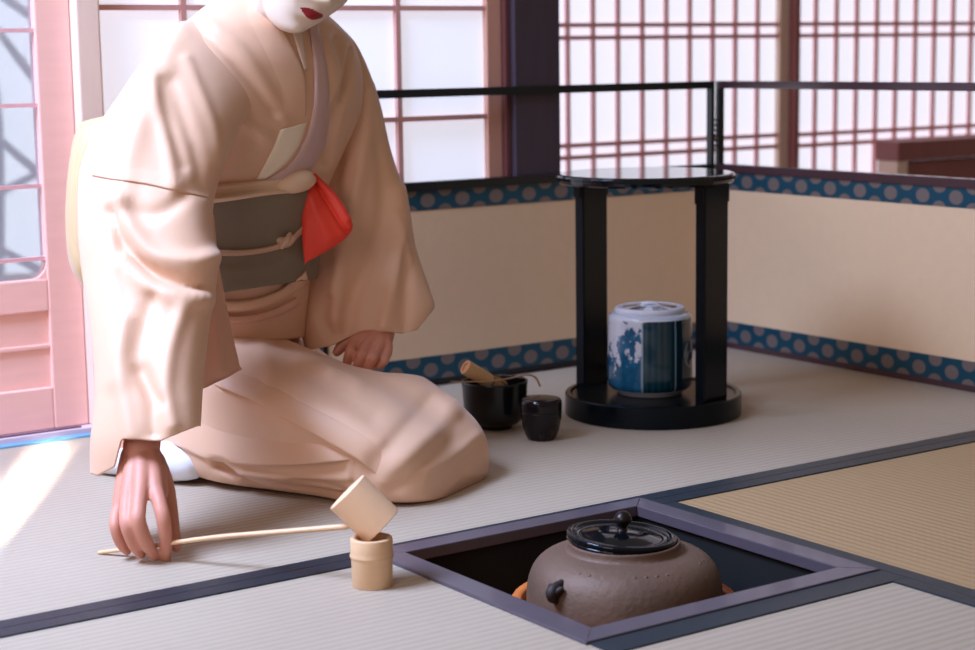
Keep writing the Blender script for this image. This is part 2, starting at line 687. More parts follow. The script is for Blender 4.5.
def jar_glaze():
    """blue and white ware: alternating teal ground and white landscape panels round the jar"""
    t = NT('blue_white_glaze')
    x, y, z = t.xyz()
    ang = t.math('ARCTAN2', y, x)
    a = t.math('FRACT', t.math('MULTIPLY_ADD', ang, 1.5 / math.pi, 215 / 120 + 3))   # three panels round the jar
    inside = t.math('LESS_THAN', a, 0.62)
    mp = t.n.new('ShaderNodeMapping')
    mp.inputs['Scale'].default_value = (1, 1, 0.85)
    t.link(t.coords(), mp.inputs[0])
    n1 = t.node('ShaderNodeTexNoise', Scale=26.0, Detail=5.0, Roughness=0.65)
    t.link(mp.outputs[0], n1.inputs['Vector'])
    n2 = t.node('ShaderNodeTexNoise', Scale=70.0, Detail=3.0)
    t.link(t.coords(), n2.inputs['Vector'])
    hgt = t.math('MULTIPLY', t.math('SUBTRACT', z, 0.090), 2.2)     # painted hills thicken towards the foot
    paint = t.math('GREATER_THAN', t.math('SUBTRACT', n1.outputs[0], hgt), 0.515)
    scene = t.mix(paint, rgb(206, 208, 220), t.mix(n2.outputs[0], rgb(10, 44, 74), rgb(40, 118, 160)))
    ribs = t.math('MULTIPLY_ADD', t.math('SINE', t.math('MULTIPLY', ang, 42.0)), 0.5, 0.5)
    ground = t.mix(ribs, rgb(10, 42, 54), rgb(20, 62, 76))
    cell = t.math('FLOOR', t.math('MULTIPLY_ADD', ang, 1.5 / math.pi, 215 / 120 + 3))
    land = t.math('MAXIMUM', t.math('LESS_THAN', cell, 3.5), t.math('GREATER_THAN', cell, 5.5))
    du = t.math('MULTIPLY', t.math('SUBTRACT', a, 0.30), 0.164)
    dz = t.math('SUBTRACT', z, 0.078)
    dd = t.math('SQRT', t.math('ADD', t.math('MULTIPLY', du, du), t.math('MULTIPLY', dz, dz)))
    disc = t.math('MULTIPLY', t.math('LESS_THAN', dd, 0.026), t.math('GREATER_THAN', n1.outputs[0], 0.44))
    med = t.mix(disc, rgb(12, 46, 62), rgb(150, 158, 166))
    body = t.mix(inside, ground, t.mix(land, med, scene))
    edge = t.math('ADD', t.math('LESS_THAN', t.math('ABSOLUTE', t.math('SUBTRACT', a, 0.01)), 0.012),
                  t.math('LESS_THAN', t.math('ABSOLUTE', t.math('SUBTRACT', a, 0.62)), 0.012))
    body = t.mix(t.math('MULTIPLY', edge, 0.7), body, rgb(150, 170, 184))
    top = t.math('MAXIMUM', t.math('GREATER_THAN', z, 0.1435), t.math('LESS_THAN', z, 0.012))
    t.link(t.mix(top, body, rgb(204, 206, 218)), t.b.inputs['Base Color'])
    t.b.inputs['Roughness'].default_value = 0.14
    t.b.inputs['Coat Weight'].default_value = 0.3
    return t.m


def lid_glaze():
    t = NT('lid_blue_white_glaze')
    x, y, z = t.xyz()
    rr = t.math('SQRT', t.math('ADD', t.math('MULTIPLY', x, x), t.math('MULTIPLY', y, y)))
    ang = t.math('ARCTAN2', y, x)
    pet = t.math('SINE', t.math('MULTIPLY', ang, 6.0))
    ringm = t.math('MULTIPLY', t.math('GREATER_THAN', rr, 0.022), t.math('LESS_THAN', rr, 0.05))
    f = t.math('MULTIPLY', ringm, t.math('GREATER_THAN', pet, -0.45))
    t.link(t.mix(f, rgb(214, 216, 228), rgb(14, 40, 66)), t.b.inputs['Base Color'])
    t.b.inputs['Roughness'].default_value = 0.12
    return t.m


M_JAR, M_JARLID = jar_glaze(), lid_glaze()

# ------------------------------------------------------------------ setting
YW = 1.485            # back wall plane
XS, YS, HS = 1.5284, 1.4647, 0.598   # folding screen corner and height
S = 0.479             # hearth frame outer size
PITX0, PITX1, PITY0, PITY1 = 0.036, S - 0.036, 0.036, S - 0.036

fl = MB()
# floor boards under the mats, with the hearth opening left free
for lo, hi in (((-1.6, -1.9, -0.10), (-0.0005, 3.6, -0.055)), ((S + 0.0005, -1.9, -0.10), (3.9, 3.6, -0.055)),
               ((-0.0005, -1.9, -0.10), (S + 0.0005, -0.0005, -0.055)), ((-0.0005, S + 0.0005, -0.10), (S + 0.0005, 3.6, -0.055))):
    fl.box(lo, hi)
struct(fl.build('floor', simple('floor_board', rgb(120, 92, 70), 0.6, var=0.15)))

pit = MB()
pit.box((0.02, 0.02, -0.36), (S - 0.02, S - 0.02, -0.34))
pit.box((0.0, 0.0, -0.36), (0.03, S, -0.012))
pit.box((S - 0.03, 0.0, -0.36), (S, S, -0.012))
pit.box((0.03, 0.0, -0.36), (S - 0.03, 0.03, -0.012))
pit.box((0.03, S - 0.03, -0.36), (S - 0.03, S, -0.012))

HZ = 0.0022
Y0, YH = 0.463, 0.030


def mat(name, rects, borders, m, label, grp=None):
    t = thing(name, (rects[0][0], rects[0][1], -0.055), label, 'mat', grp)
    b = MB()
    for x0, y0, x1, y1 in rects:
        b.box((x0, y0, -0.055), (x1, y1, 0.0))
    b.build('woven_surface', m, t)
    for x0, y0, x1, y1 in borders:
        MB().box((x0, y0, -0.01), (x1, y1, HZ), 0.0008).build('cloth_border', M_HERI, t)
    return t


mat('tatami_mat', [(-1.45, S + 0.0006, 3.2, YW - 0.0305), (-1.45, Y0 + 0.0006, -0.0006, S + 0.0006), (S + 0.0006, Y0 + 0.0006, 3.2, S + 0.0006)],
    [(-1.45, Y0 + 0.0006, -0.0006, Y0 + YH), (S + 0.0006, Y0 + 0.0006, 3.2, Y0 + YH), (-0.0006, S + 0.0006, S + 0.0006, Y0 + YH)], M_TAT,
    'long straw tatami mat under the kneeling woman and the round black stand')
XR = 0.482
mat('tatami_mat', [(-1.45, -1.7, -0.0006, Y0), (-0.0006, -1.7, XR - 0.0006, -0.002)],
    [(-1.45, Y0 - YH, -0.0006, Y0), (0.004, -0.044, XR - 0.0006, -0.002), (XR - 0.026, -1.7, XR - 0.0006, -0.044)], M_TAT,
    'pale tatami mat in the foreground, left of and in front of the sunken hearth')
mat('tatami_mat', [(XR, -1.7, 3.2, Y0)], [(XR, -1.7, XR + 0.026, Y0 - YH), (XR, Y0 - YH, 3.2, Y0)], M_TATY,
    'tan tatami mat to the right of the sunken hearth')

# ---- back wall: sliding door, posts, shoji
sill = MB()
zs = 0.012
sill.box((-1.45, YW - 0.03, -0.05), (0.46, YW + 0.09, zs))
sill.box((0.46, YW + 0.012, -0.05), (1.5, YW + 0.09, zs))
struct(sill.build('trim_2', simple('sill_wood', rgb(214, 190, 196), 0.4, var=0.08, stretch=(2, 20, 20))))
gr = MB()
gr.box((-1.45, YW + 0.002, zs), (0.0, YW + 0.010, zs + 0.0025))
gr.box((-1.45, YW - 0.018, zs), (0.0, YW - 0.013, zs + 0.0025))
struct(gr.build('trim_3', simple('sill_groove', rgb(96, 48, 62), 0.5)))
struct(MB().box((-1.45, YW - 0.052, 0.0), (0.44, YW - 0.030, 0.004), 0.001).build('trim_4', simple('sill_cloth_edge', rgb(110, 160, 190), 0.5)))

# sliding door at far left
DZ0, DZ1 = zs + 0.001, 1.9
dr = struct(MB().box((-0.012 - 0.03, YW, DZ0), (0.022, YW + 0.032, DZ1), 0.003).build('door_1', M_PINKWOOD))
DOOR_L = -0.95
MB().box((DOOR_L, YW, DZ0), (DOOR_L + 0.05, YW + 0.032, DZ1), 0.003).build('stile', M_PINKWOOD, dr)
MB().box((DOOR_L + 0.05, YW + 0.001, 0.225), (-0.042, YW + 0.031, 0.283), 0.003).build('rail', M_PINKWOOD, dr)
MB().box((DOOR_L + 0.05, YW + 0.001, DZ0), (-0.042, YW + 0.031, 0.088), 0.003).build('rail', M_PINKWOOD, dr)
MB().box((DOOR_L + 0.05, YW + 0.010, 0.085), (-0.040, YW + 0.026, 0.23)).build('lower_panel', M_PINKWOOD, dr)
MB().box((DOOR_L + 0.05, YW + 0.004, 0.158), (-0.042, YW + 0.024, 0.166), 0.002).build('panel_moulding', M_PINKWOOD, dr)
mu = MB()
for zz in (0.319, 0.447, 0.588, 0.717, 0.85, 0.98):
    mu.box((DOOR_L + 0.05, YW + 0.006, zz - 0.0035), (-0.042, YW + 0.014, zz + 0.0035))
mu.build('glazing_bar', M_LATT, dr)
co = MB()
cv = [(-0.042, 0.283), (-0.042, 0.310)] + [(-0.042 - 0.027 * (1 - math.cos(a)), 0.283 + 0.027 * (1 - math.sin(a))) for a in np.linspace(0, math.pi / 2, 9)]
V = [(x, YW + 0.004, z) for x, z in cv] + [(x, YW + 0.028, z) for x, z in cv]
k = len(cv)
co.add(V, [(0, i, i + 1) for i in range(1, k - 1)] + [(k, k + i + 1, k + i) for i in range(1, k - 1)] + [(i, i + 1, k + i + 1, k + i) for i in range(k - 1)])
co.build('rail', M_PINKWOOD, dr)


def frosted():
    t = NT('frosted_door_glass')
    out = t.n['Material Output']
    tr = t.node('ShaderNodeBsdfTransparent', Color=(0.93, 0.95, 1.0, 1))
    tl = t.node('ShaderNodeBsdfTranslucent', Color=(0.9, 0.92, 1.0, 1))
    mx = t.node('ShaderNodeMixShader', Fac=0.35)
    t.link(tr.outputs[0], mx.inputs[1])
    t.link(tl.outputs[0], mx.inputs[2])
    gl = t.node('ShaderNodeBsdfGlossy', Roughness=0.05)
    m2 = t.node('ShaderNodeMixShader', Fac=0.05)
    t.link(mx.outputs[0], m2.inputs[1])
    t.link(gl.outputs[0], m2.inputs[2])
    t.link(m2.outputs[0], out.inputs[0])
    return t.m


MB().box((DOOR_L + 0.05, YW + 0.017, 0.283), (-0.042, YW + 0.021, DZ1 - 0.05)).build('glass_pane', frosted(), dr)

struct(MB().box((0.023, YW - 0.028, zs), (0.066, YW + 0.085, 1.95), 0.003).build('trim_5', M_PALEWOOD))

# shoji panel behind the woman
w1 = struct(MB().box((0.9245, YW + 0.015, zs), (0.960, YW + 0.047, 1.95), 0.002).build('window_1', simple('shoji_frame_wood', rgb(206, 150, 128), 0.5, var=0.1, scale=5, stretch=(12, 12, 1))))
MB().box((0.067, YW + 0.015, zs), (0.085, YW + 0.047, 1.95), 0.002).build('stile', M_PALEWOOD, w1)
MB().box((0.085, YW + 0.030, zs), (0.9245, YW + 0.033, 1.95)).build('paper', M_PAPER, w1)
la = MB()
for xx in (0.25, 0.4815, 0.713):
    la.box((xx - 0.0055, YW + 0.018, zs), (xx + 0.0055, YW + 0.029, 1.95))
for zz in (0.101, 0.32, 0.538, 0.757, 0.976, 1.195, 1.41):
    la.box((0.085, YW + 0.0185, zz - 0.005), (0.9245, YW + 0.0285, zz + 0.005))
la.build('lattice', simple('shoji_lattice_wood', rgb(214, 160, 150), 0.55, var=0.1, scale=6), w1)  # window bloom painted into these bars as a lighter base colour

struct(MB().box((0.974, YW - 0.012, zs), (1.091, YW + 0.10, 1.95), 0.004).build('trim_6', M_DARKWOOD))
struct(MB().box((0.9605, YW + 0.002, zs), (0.9735, YW + 0.05, 1.95), 0.002).build('trim_7', simple('jamb_wood', rgb(104, 56, 52), 0.5, var=0.15)))

# fine lattice shoji further back
YB = 2.35
MB_ = MB
rails = [(0.738, 0.006), (0.704, 0.006), (0.413, 0.006), (0.380, 0.006), (0.06, 0.03), (1.06, 0.006), (1.026, 0.006), (1.5, 0.02)]


def fine_shoji(name, x0, x1, xs, y, stile_l, stile_r):
    w = struct(MB().box((x1 - stile_r, y, 0.0), (x1, y + 0.03, 1.95), 0.002).build(name, M_PALEWOOD))
    MB().box((x0, y, 0.0), (x0 + stile_l, y + 0.03, 1.95), 0.002).build('stile', M_REDWOOD, w)
    MB().box((x0 + stile_l, y + 0.020, 0.0), (x1 - stile_r, y + 0.023, 1.95)).build('paper', M_PAPER2, w)
    b = MB()
    for xx in xs:
        b.box((xx - 0.0045, y + 0.006, 0.0), (xx + 0.0045, y + 0.019, 1.95))
    for zz, hh in rails:
        b.box((x0 + stile_l, y + 0.0065, zz - hh), (x1 - stile_r, y + 0.0185, zz + hh))
    b.build('lattice', M_LATT, w)
    return w


fine_shoji('window_2', 1.20, 2.615, [1.793 + 0.0875 * i for i in range(-6, 9)], YB, 0.04, 0.042)
fine_shoji('window_3', 2.606, 4.1, [on_plane(815.5, 100, 1, YB - 0.025)[0] + 0.0866 * i for i in range(0, 16)], YB - 0.034, 0.017, 0.05)

# low bench in the next room
q0 = on_plane(876, 141.0, 1, 2.26)
bx0, bz = q0[0], q0[2]
bt_ = thing('low_partition', (bx0 + 0.5, 2.2, 0.0), 'low red-brown wooden partition in front of the lattice window at far right', 'partition')
BY0, BY1 = 2.17, 2.26
MB().box((bx0, BY0, bz - 0.058), (4.1, BY1, bz), 0.004).build('top_board', M_REDWOOD, bt_)
for xx in (bx0 + 0.003, 4.05):
    MB().box((xx, BY0 + 0.004, -0.05), (xx + 0.045, BY1 - 0.004, bz - 0.058), 0.003).build('post', M_PALEWOOD if xx < 3.9 else M_REDWOOD, bt_)
MB().box((bx0 + 0.048, BY0 + 0.02, bz - 0.32), (4.05, BY1 - 0.02, bz - 0.064), 0.003).build('front_panel', M_REDWOOD, bt_)

# left wall with the open window that lights the room
lw = MB()
lw.box((-1.45, -0.1, -0.05), (-1.40, 0.22, 2.7))
lw.box((-1.45, 0.22, 2.45), (-1.40, 1.46, 2.7))
lw.box((-1.45, 0.22, -0.05), (-1.40, 1.46, 0.60))
struct(lw.build('wall_left', simple('clay_plaster', rgb(190, 168, 140), 0.9, var=0.06)))

# garden seen through the door glass
def sky_mat():
    t = NT('overcast_sky')
    nz = t.node('ShaderNodeTexNoise', Scale=0.5, Detail=4.0)
    t.link(t.coords(), nz.inputs['Vector'])
    em = t.node('ShaderNodeEmission', Strength=1.7)
    t.link(t.mix(nz.outputs[0], (0.60, 0.70, 0.92, 1), (0.98, 1.0, 1.0, 1)), em.inputs[0])
    t.link(em.outputs[0], t.n['Material Output'].inputs[0])
    return t.m


V, F = [], []
for i in range(13):
    a = math.radians(40 + 7 * i)
    for zz in (-0.5, 5.0):
        V.append((-1.5 + 8 * math.cos(a), 1.0 + 8 * math.sin(a), zz))
for i in range(12):
    F.append((2 * i, 2 * i + 2, 2 * i + 3, 2 * i + 1))
sk = obj('sky', V, F, sky_mat())
struct(sk)
struct(MB().box((-6, YW + 0.12, -0.6), (1.2, 9.0, -0.5)).build('ground', simple('snowy_gravel', rgb(196, 200, 214), 0.9, var=0.1, scale=3)))
M_BARK = simple('grey_bark', rgb(176, 184, 212), 0.9, var=0.2, scale=20)
for (tx, ty, hh, sd, lab) in ((on_plane(70, 150, 1, 5.2)[0], 5.2, 2.6, 1, 'bare grey tree nearest the door glass at far left'), (on_plane(-18, 150, 1, 6.4)[0], 6.4, 3.0, 5, 'bare grey tree farther back beyond the door glass')):
    tr = thing('bare_tree', (tx, ty, -0.5), lab, 'tree', None)
    rnd = random.Random(sd)
    MB().tube([(tx, ty, -0.52), (tx + 0.05, ty, 0.5), (tx - 0.04, ty + 0.05, 1.3), (tx + 0.06, ty, hh)], [0.06, 0.05, 0.04, 0.02], 12).build('trunk', M_BARK, tr, smooth=True)
    br = MB()
    for i in range(14):
        z0 = rnd.uniform(-0.3, hh * 0.8)
        a = rnd.uniform(0, 6.28)
        L = rnd.uniform(0.4, 0.9)
        d = np.array([math.cos(a), math.sin(a), rnd.uniform(0.2, 0.9)])
        p0 = np.array([tx, ty, z0])
        br.tube([p0, p0 + d * L * 0.5 + [0, 0, 0.04], p0 + d * L + [rnd.uniform(-.1, .1), 0, 0.16]], [0.022, 0.014, 0.004], 7, sub=3)
    br.build('branches', M_BARK, tr, smooth=True)

# ------------------------------------------------------------------ folding screen
fs = thing('folding_screen', (XS - 0.4, YS - 0.3, 0.0), 'two-fold low tea screen with cream paper, teal brocade borders and open lacquered rail', 'folding screen')
M_SFR = M_LACQ2
M_SFR2 = simple('screen_frame_brown_lacquer', rgb(70, 44, 48), 0.25, var=0.12, coat=0.3)
T = 0.016


def screen_panel(axis, a0, a1):
    """panel along X (axis 0) or Y (axis 1) between a0 and a1"""
    def bx(p0, p1, z0, z1, th=T, bev=0.0012, off=0.0):
        if axis == 0:
            return (p0, YS + off, z0), (p1, YS + off + th, z1)
        return (XS + off, p0, z0), (XS + off + th, p1, z1)
    mb = MB()
    mb.box(*bx(a0 + 0.014, a1 - 0.014, 0.060, 0.357, 0.010, 0, 0.003))
    pn = mb.build('panel', M_SILVERPAPER, fs)
    fr = M_SFR if axis == 0 else M_SFR2
    bro = M_BROX if axis == 0 else M_BROY
    MB().box(*bx(a0 + 0.014, a1 - 0.014, 0.357, 0.396, 0.0116, 0, 0.0022)).build('brocade_border', bro, pn)
    MB().box(*bx(a0 + 0.014, a1 - 0.014, 0.012, 0.060, 0.0116, 0, 0.0022)).build('brocade_border', bro, pn)
    MB().box(*bx(a0, a1, 0.5815, HS)).build('top_rail', fr, pn)
    MB().box(*bx(a0, a1, 0.396, 0.414, 0.02, 0.002, -0.002)).build('middle_rail', fr, pn)
    MB().box(*bx(a0, a1, 0.0005, 0.0125)).build('bottom_rail', fr, pn)
    for p in ((a0, a0 + 0.010), (a1 - 0.010, a1)):
        MB().box(*bx(p[0], p[1], 0.0125, 0.5815)).build('post', M_SFR, pn)
    return pn


screen_panel(0, 0.50, XS - 0.012)
screen_panel(1, 0.46, YS + 0.010)
hg = MB()
for i in range(6):
    zc = 0.452 + i * 0.0115
    hg.box((XS - 0.0085, YS - 0.004, zc), (XS + 0.004, YS + 0.008, zc + 0.005), 0.0008)
hg.build('hinge', M_SFR, fs)
hg = MB()
for i in range(6):
    zc = 0.10 + i * 0.0115
    hg.box((XS - 0.0085, YS - 0.004, zc), (XS + 0.004, YS + 0.008, zc + 0.005), 0.0008)
hg.build('hinge', M_SFR, fs)

# ------------------------------------------------------------------ hearth frame and kettle
hf = thing('sunken_hearth', (S / 2, S / 2, -0.36), 'square sunken hearth with a dark purple lacquered frame let into the mats', 'hearth')
pit.build('pit_lining', M_PIT, hf)
w = 0.0375
zt = 0.004
for quad in (((0, 0), (S, 0), (S - w, w), (w, w)), ((S, 0), (S, S), (S - w, S - w), (S - w, w)),
             ((S, S), (0, S), (w, S - w), (S - w, S - w)), ((0, S), (0, 0), (w, w), (w, S - w))):
    V = [(x, y, zt) for x, y in quad] + [(x, y, -0.012) for x, y in quad]
    b = MB().add(V, [(0, 1, 2, 3), (7, 6, 5, 4), (0, 4, 5, 1), (1, 5, 6, 2), (2, 6, 7, 3), (3, 7, 4, 0)])
    o = b.build('frame_rail', M_FRAME, hf)
    bv = o.modifiers.new('bevel', 'BEVEL')
    bv.width = 0.0012
    bv.segments = 2

rg = MB()
KC = np.array([0.249, 0.236, 0.0])
rg.lathe([(0.136, -0.36), (0.136, -0.052), (0.138, -0.049), (0.149, -0.049), (0.151, -0.052), (0.151, -0.36)], KC, 64)
rg.build('inner_ring', M_COPPER, hf, smooth=True)['label'] = 'orange-brown ring around the kettle'

kt = thing('kettle', (KC[0], KC[1], -0.30), 'round brown cast-iron kettle sunk in the hearth under a dark bronze lid', 'kettle')
pr = [(0.0, -0.22), (0.075, -0.215), (0.112, -0.19), (0.1265, -0.14), (0.1295, -0.085), (0.130, -0.052), (0.1280, -0.026), (0.1215, -0.007), (0.110, 0.006),
      (0.095, 0.0135), (0.0820, 0.0168), (0.0770, 0.0180), (0.0745, 0.022), (0.0735, 0.0285), (0.070, 0.0285), (0.069, 0.018), (0.0, 0.014)]
pr = [tuple(q) for q in catmull(pr, 4)]
b = MB().lathe(pr, KC, 96)
b.build('body', M_IRON, kt, smooth=True)
# trivet feet under the kettle, down in the ash
for k in range(3):
    ft = MB()
    a = 0.6 + k * 2 * math.pi / 3
    ft.tube([KC + [0.11 * math.cos(a), 0.11 * math.sin(a), -0.342], KC + [0.10 * math.cos(a), 0.10 * math.sin(a), -0.19]], [0.008, 0.008], 8, sub=2)
    ft.build('trivet_leg', M_PIT, kt)
for ang in (math.radians(188), math.radians(8)):
    lug = MB()
    d = np.array([math.cos(ang), math.sin(ang), 0])
    sd = np.array([-d[1], d[0], 0])
    lug.tube([KC + d * 0.118 + [0, 0, -0.004], KC + d * 0.133 + [0, 0, -0.009], KC + d * 0.136 + [0, 0, -0.018], KC + d * 0.126 + [0, 0, -0.027]], [0.005, 0.007, 0.007, 0.004], 10)
    lug.tube([KC + d * 0.128 + sd * 0.009 + [0, 0, -0.008], KC + d * 0.134 + [0, 0, -0.014], KC + d * 0.128 - sd * 0.009 + [0, 0, -0.008]], [0.004, 0.006, 0.004], 8)
    lug.build('lug', simple('iron_lug', rgb(54, 42, 40), 0.6, 0.3, var=0.2), kt, smooth=True)
for ang, rr in [(math.radians(a), 0.104) for a in (238, 246, 254, 262, 198, 206, 300, 308)]:
    bm = bmesh.new()
    sd_ = MB()
    bmesh.ops.create_icosphere(bm, subdivisions=2, radius=0.0030)
    c = KC + np.array([rr * math.cos(ang), rr * math.sin(ang), 0.0085])
    sd_.add(np.array([v.co[:] for v in bm.verts]) * [1, 1, 0.6] + c, [[v.index for v in f.verts] for f in bm.faces])
    bm.free()
    sd_.build('stud', M_IRON, kt, smooth=True)
# lid, tilted a little to the right of the view
LA = np.array([0.82, -0.574, 0.0])
tl = math.radians(4.0)
ax2 = LA * math.cos(tl) + np.array([0, 0, -math.sin(tl)])
ay2 = np.array([0.574, 0.82, 0.0])
az2 = np.cross(ax2, ay2)
LAX = np.array([ax2, ay2, az2])
LC = KC + np.array([-0.003, 0.002, 0.030])
lp = [(0.0, -0.002), (0.066, -0.002), (0.0705, 0.001), (0.0725, 0.0045), (0.0715, 0.0078), (0.068, 0.0088), (0.064, 0.0078), (0.060, 0.0058), (0.054, 0.0054), (0.045, 0.0075), (0.03, 0.0108), (0.012, 0.0125), (0.0, 0.0125)]
lid = MB().lathe([tuple(q) for q in catmull(lp, 4)], LC, 80, LAX).build('lid', M_BRONZE, kt, smooth=True)
kp = [(0.0085, 0.011), (0.006, 0.0155), (0.0065, 0.019), (0.0100, 0.0235), (0.0120, 0.028), (0.0100, 0.0335), (0.005, 0.038), (0.0, 0.039)]
MB().lathe([tuple(q) for q in catmull(kp, 5)], LC, 24, LAX).build('knob', M_BRONZE2, lid, smooth=True)

# ------------------------------------------------------------------ round stand and water jar
TC = on_plane(653, 412.5, 2, 0.0)
TC[2] = 0.0
TR = 0.1635
st = thing('tea_utensil_stand', TC, 'black lacquered two-post round stand holding the blue and white jar', 'stand')
b0 = [(0, 0.0), (TR - 0.002, 0.0), (TR, 0.002), (TR, 0.039), (TR - 0.002, 0.0415), (TR - 0.010, 0.0415), (TR - 0.012, 0.040), (TR - 0.0135, 0.0385), (0, 0.0385)]
MB().lathe(b0, TC, 96).build('base_disc', M_LACQP, st, smooth=False)
zt0 = 0.429
t0 = [(0, zt0), (TR - 0.006, zt0), (TR - 0.001, zt0 + 0.003), (TR, zt0 + 0.008), (TR, zt0 + 0.013), (TR - 0.002, zt0 + 0.0165), (TR - 0.006, zt0 + 0.018), (0, zt0 + 0.018)]
TT = TC - rh * 0.014
MB().lathe(t0, TT, 96).build('top_disc', M_LACQ, st, smooth=False)
dia = (rh * 0.735 - fh * 0.678)
dia /= np.linalg.norm(dia)
tan_ = np.array([-dia[1], dia[0], 0.0])
for sgn, RR in ((1, 0.132), (-1, 0.146)):
    pb = MB()
    c = TC + dia * RR * sgn + np.array([0, 0, (0.0385 + zt0) / 2])
    pb.obox(c, np.array([dia, tan_, [0, 0, 1.0]]), (0.0105, 0.0355, (zt0 - 0.0385) / 2 + 0.0004), 0.0025)
    for s2 in (-1, 1):  # small curved brackets under the top
        cc = TC + dia * RR * sgn + tan_ * s2 * 0.0375
        pb.obox(cc + np.array([0, 0, zt0 - 0.016]), np.array([dia, tan_, [0, 0, 1.0]]), (0.009, 0.004, 0.0162), 0.002)
    pb.build('post', M_LACQP, st)

JC = np.array([1.040, 1.123, 0.0385])
JC = np.array([TC[0], TC[1], 0.0390]) - fh * 0.004 - rh * 0.006
jr = thing('water_jar', JC, 'blue and white porcelain water jar with lid on the base of the black stand', 'jar')
RJ = 0.0785
jp = [(0.0, 0.0), (0.056, 0.0), (0.060, 0.001), (0.0625, 0.006), (0.070, 0.0095), (0.0765, 0.016), (RJ, 0.024), (RJ, 0.07), (RJ - 0.0005, 0.12), (RJ - 0.0015, 0.136), (RJ - 0.001, 0.141),
      (RJ - 0.003, 0.1475), (RJ - 0.010, 0.1515), (RJ - 0.014, 0.152), (RJ - 0.016, 0.149), (RJ - 0.018, 0.14), (0, 0.138)]
MB().lathe(jp, JC, 96).build('body', M_JAR, jr, smooth=True)
lj = [(0.0, 0.150), (0.061, 0.150), (0.0645, 0.1525), (0.0655, 0.157), (0.0635, 0.161), (0.059, 0.1622), (0.050, 0.1612), (0.03, 0.1632), (0.0, 0.1645)]
ld_ = MB().lathe([tuple(q) for q in catmull(lj, 4)], JC, 80).build('lid', M_JARLID, jr, smooth=True)
kn = MB()
kn.tube([JC + rh * -0.014 + [0, 0, 0.164], JC + rh * -0.009 + [0, 0, 0.1675], JC + rh * 0.009 + [0, 0, 0.1675], JC + rh * 0.014 + [0, 0, 0.164]], [0.003, 0.0036, 0.0036, 0.003], 10)
kn.build('knob', M_PORC, ld_, smooth=True)
# ------------------------------------------------------------------ tea bowl, whisk, scoop, caddy
BC = np.array([0.646, 1.064, 0.0]) - rh * 0.017 - fh * 0.034
bp_ = [(0.0, 0.004), (0.022, 0.004), (0.024, 0.0), (0.030, 0.0), (0.032, 0.005), (0.045, 0.012), (0.0535, 0.024), (0.057, 0.045), (0.0585, 0.070), (0.0595, 0.083), (0.0590, 0.0865), (0.0570, 0.0865), (0.0555, 0.083), (0.0545, 0.06), (0.050, 0.03), (0.036, 0.016), (0.0, 0.013)]
tb = MB().lathe([tuple(q) for q in catmull(bp_, 4)], BC, 72)
tbo = tb.build('tea_bowl', M_BOWL, smooth=True)
tag(tbo, 'black glazed tea bowl behind her knee with a bamboo whisk inside', 'bowl')

wk = thing('tea_whisk', BC + [0, 0, 0.014], 'bamboo whisk lying in the black tea bowl with its cut end up', 'whisk')
top = P(465.5, 367.0, 3.190)
low = P(500, 388, 3.228)
ax = low - top
wl = np.linalg.norm(ax)
ax /= wl
e1 = np.cross(ax, [0, 0, 1.0]); e1 /= np.linalg.norm(e1)
WA = np.array([e1, np.cross(ax, e1), ax])
MB().lathe([(0.0, 0.003), (0.0085, 0.003), (0.009, 0.0), (0.0132, 0.0), (0.0136, 0.001), (0.0136, 0.052), (0.0128, 0.056), (0.012, 0.058), (0.0, 0.058)], top, 32, WA).build('handle', M_BAMBOO3, wk, smooth=False)
MB().lathe([(0.0126, -0.0004), (0.009, -0.0004), (0.0085, 0.0026), (0.0, 0.0026)], top, 24, WA).build('hollow', simple('cut_bamboo', rgb(236, 184, 132), 0.6), wk)
tn = MB()
for k in range(40):
    a = 2 * math.pi * k / 40
    d = e1 * math.cos(a) + WA[1] * math.sin(a)
    rr = 0.0115 if k % 2 else 0.007
    tn.tube([top + ax * 0.054 + d * rr, top + ax * 0.066 + d * rr * 1.25, top + ax * 0.080 + d * rr * 1.35, top + ax * 0.088 + d * rr * 1.2], [0.0008, 0.0007, 0.0006, 0.0004], 4, sub=2)
to = tn.build('tines', M_BAMBOO3, wk)
to['kind'] = 'stuff'
MB().lathe([(0.0128, 0.0565), (0.0136, 0.058), (0.0128, 0.0600)], top, 24, WA).build('thread', M_BAMDARK, wk)

sc = MB()
rim = 0.0875
A = [P(451.5, 381.7, 3.158), P(470, 381.8, 3.166), P(490, 381.2, 3.178), P(508, 378.6, 3.190), P(524, 375.2, 3.202), P(532, 375.4, 3.208), P(537, 379.5, 3.210), P(539.5, 385.0, 3.210)]
sc.tube(A, [0.0020, 0.0024, 0.0026, 0.0028, 0.0034, 0.0040, 0.0042, 0.0040], 10, flat=0.45, sub=6)
tag(sc.build('tea_scoop', M_SCOOP, smooth=True), 'thin bamboo tea scoop laid across the rim of the black tea bowl', 'scoop')

NC = np.array([0.632, 0.934, 0.0]) - fh * 0.022
nt = thing('tea_caddy', NC, 'small dark speckled lacquer tea caddy beside the black tea bowl', 'caddy')
MB().lathe([tuple(q) for q in catmull([(0, 0), (0.020, 0.0), (0.0245, 0.002), (0.0295, 0.012), (0.0335, 0.028), (0.0355, 0.044), (0.0358, 0.050)], 5)] + [(0, 0.050)], NC, 64).build('body', M_CADDY, nt, smooth=True)
MB().lathe([(0.0, 0.0501), (0.0357, 0.0501)] + [tuple(q) for q in catmull([(0.0358, 0.0502), (0.0361, 0.054), (0.0360, 0.066), (0.0345, 0.0705), (0.031, 0.0728), (0.016, 0.0742), (0, 0.0747)], 5)], NC, 64).build('lid', M_CADDY, nt, smooth=True)

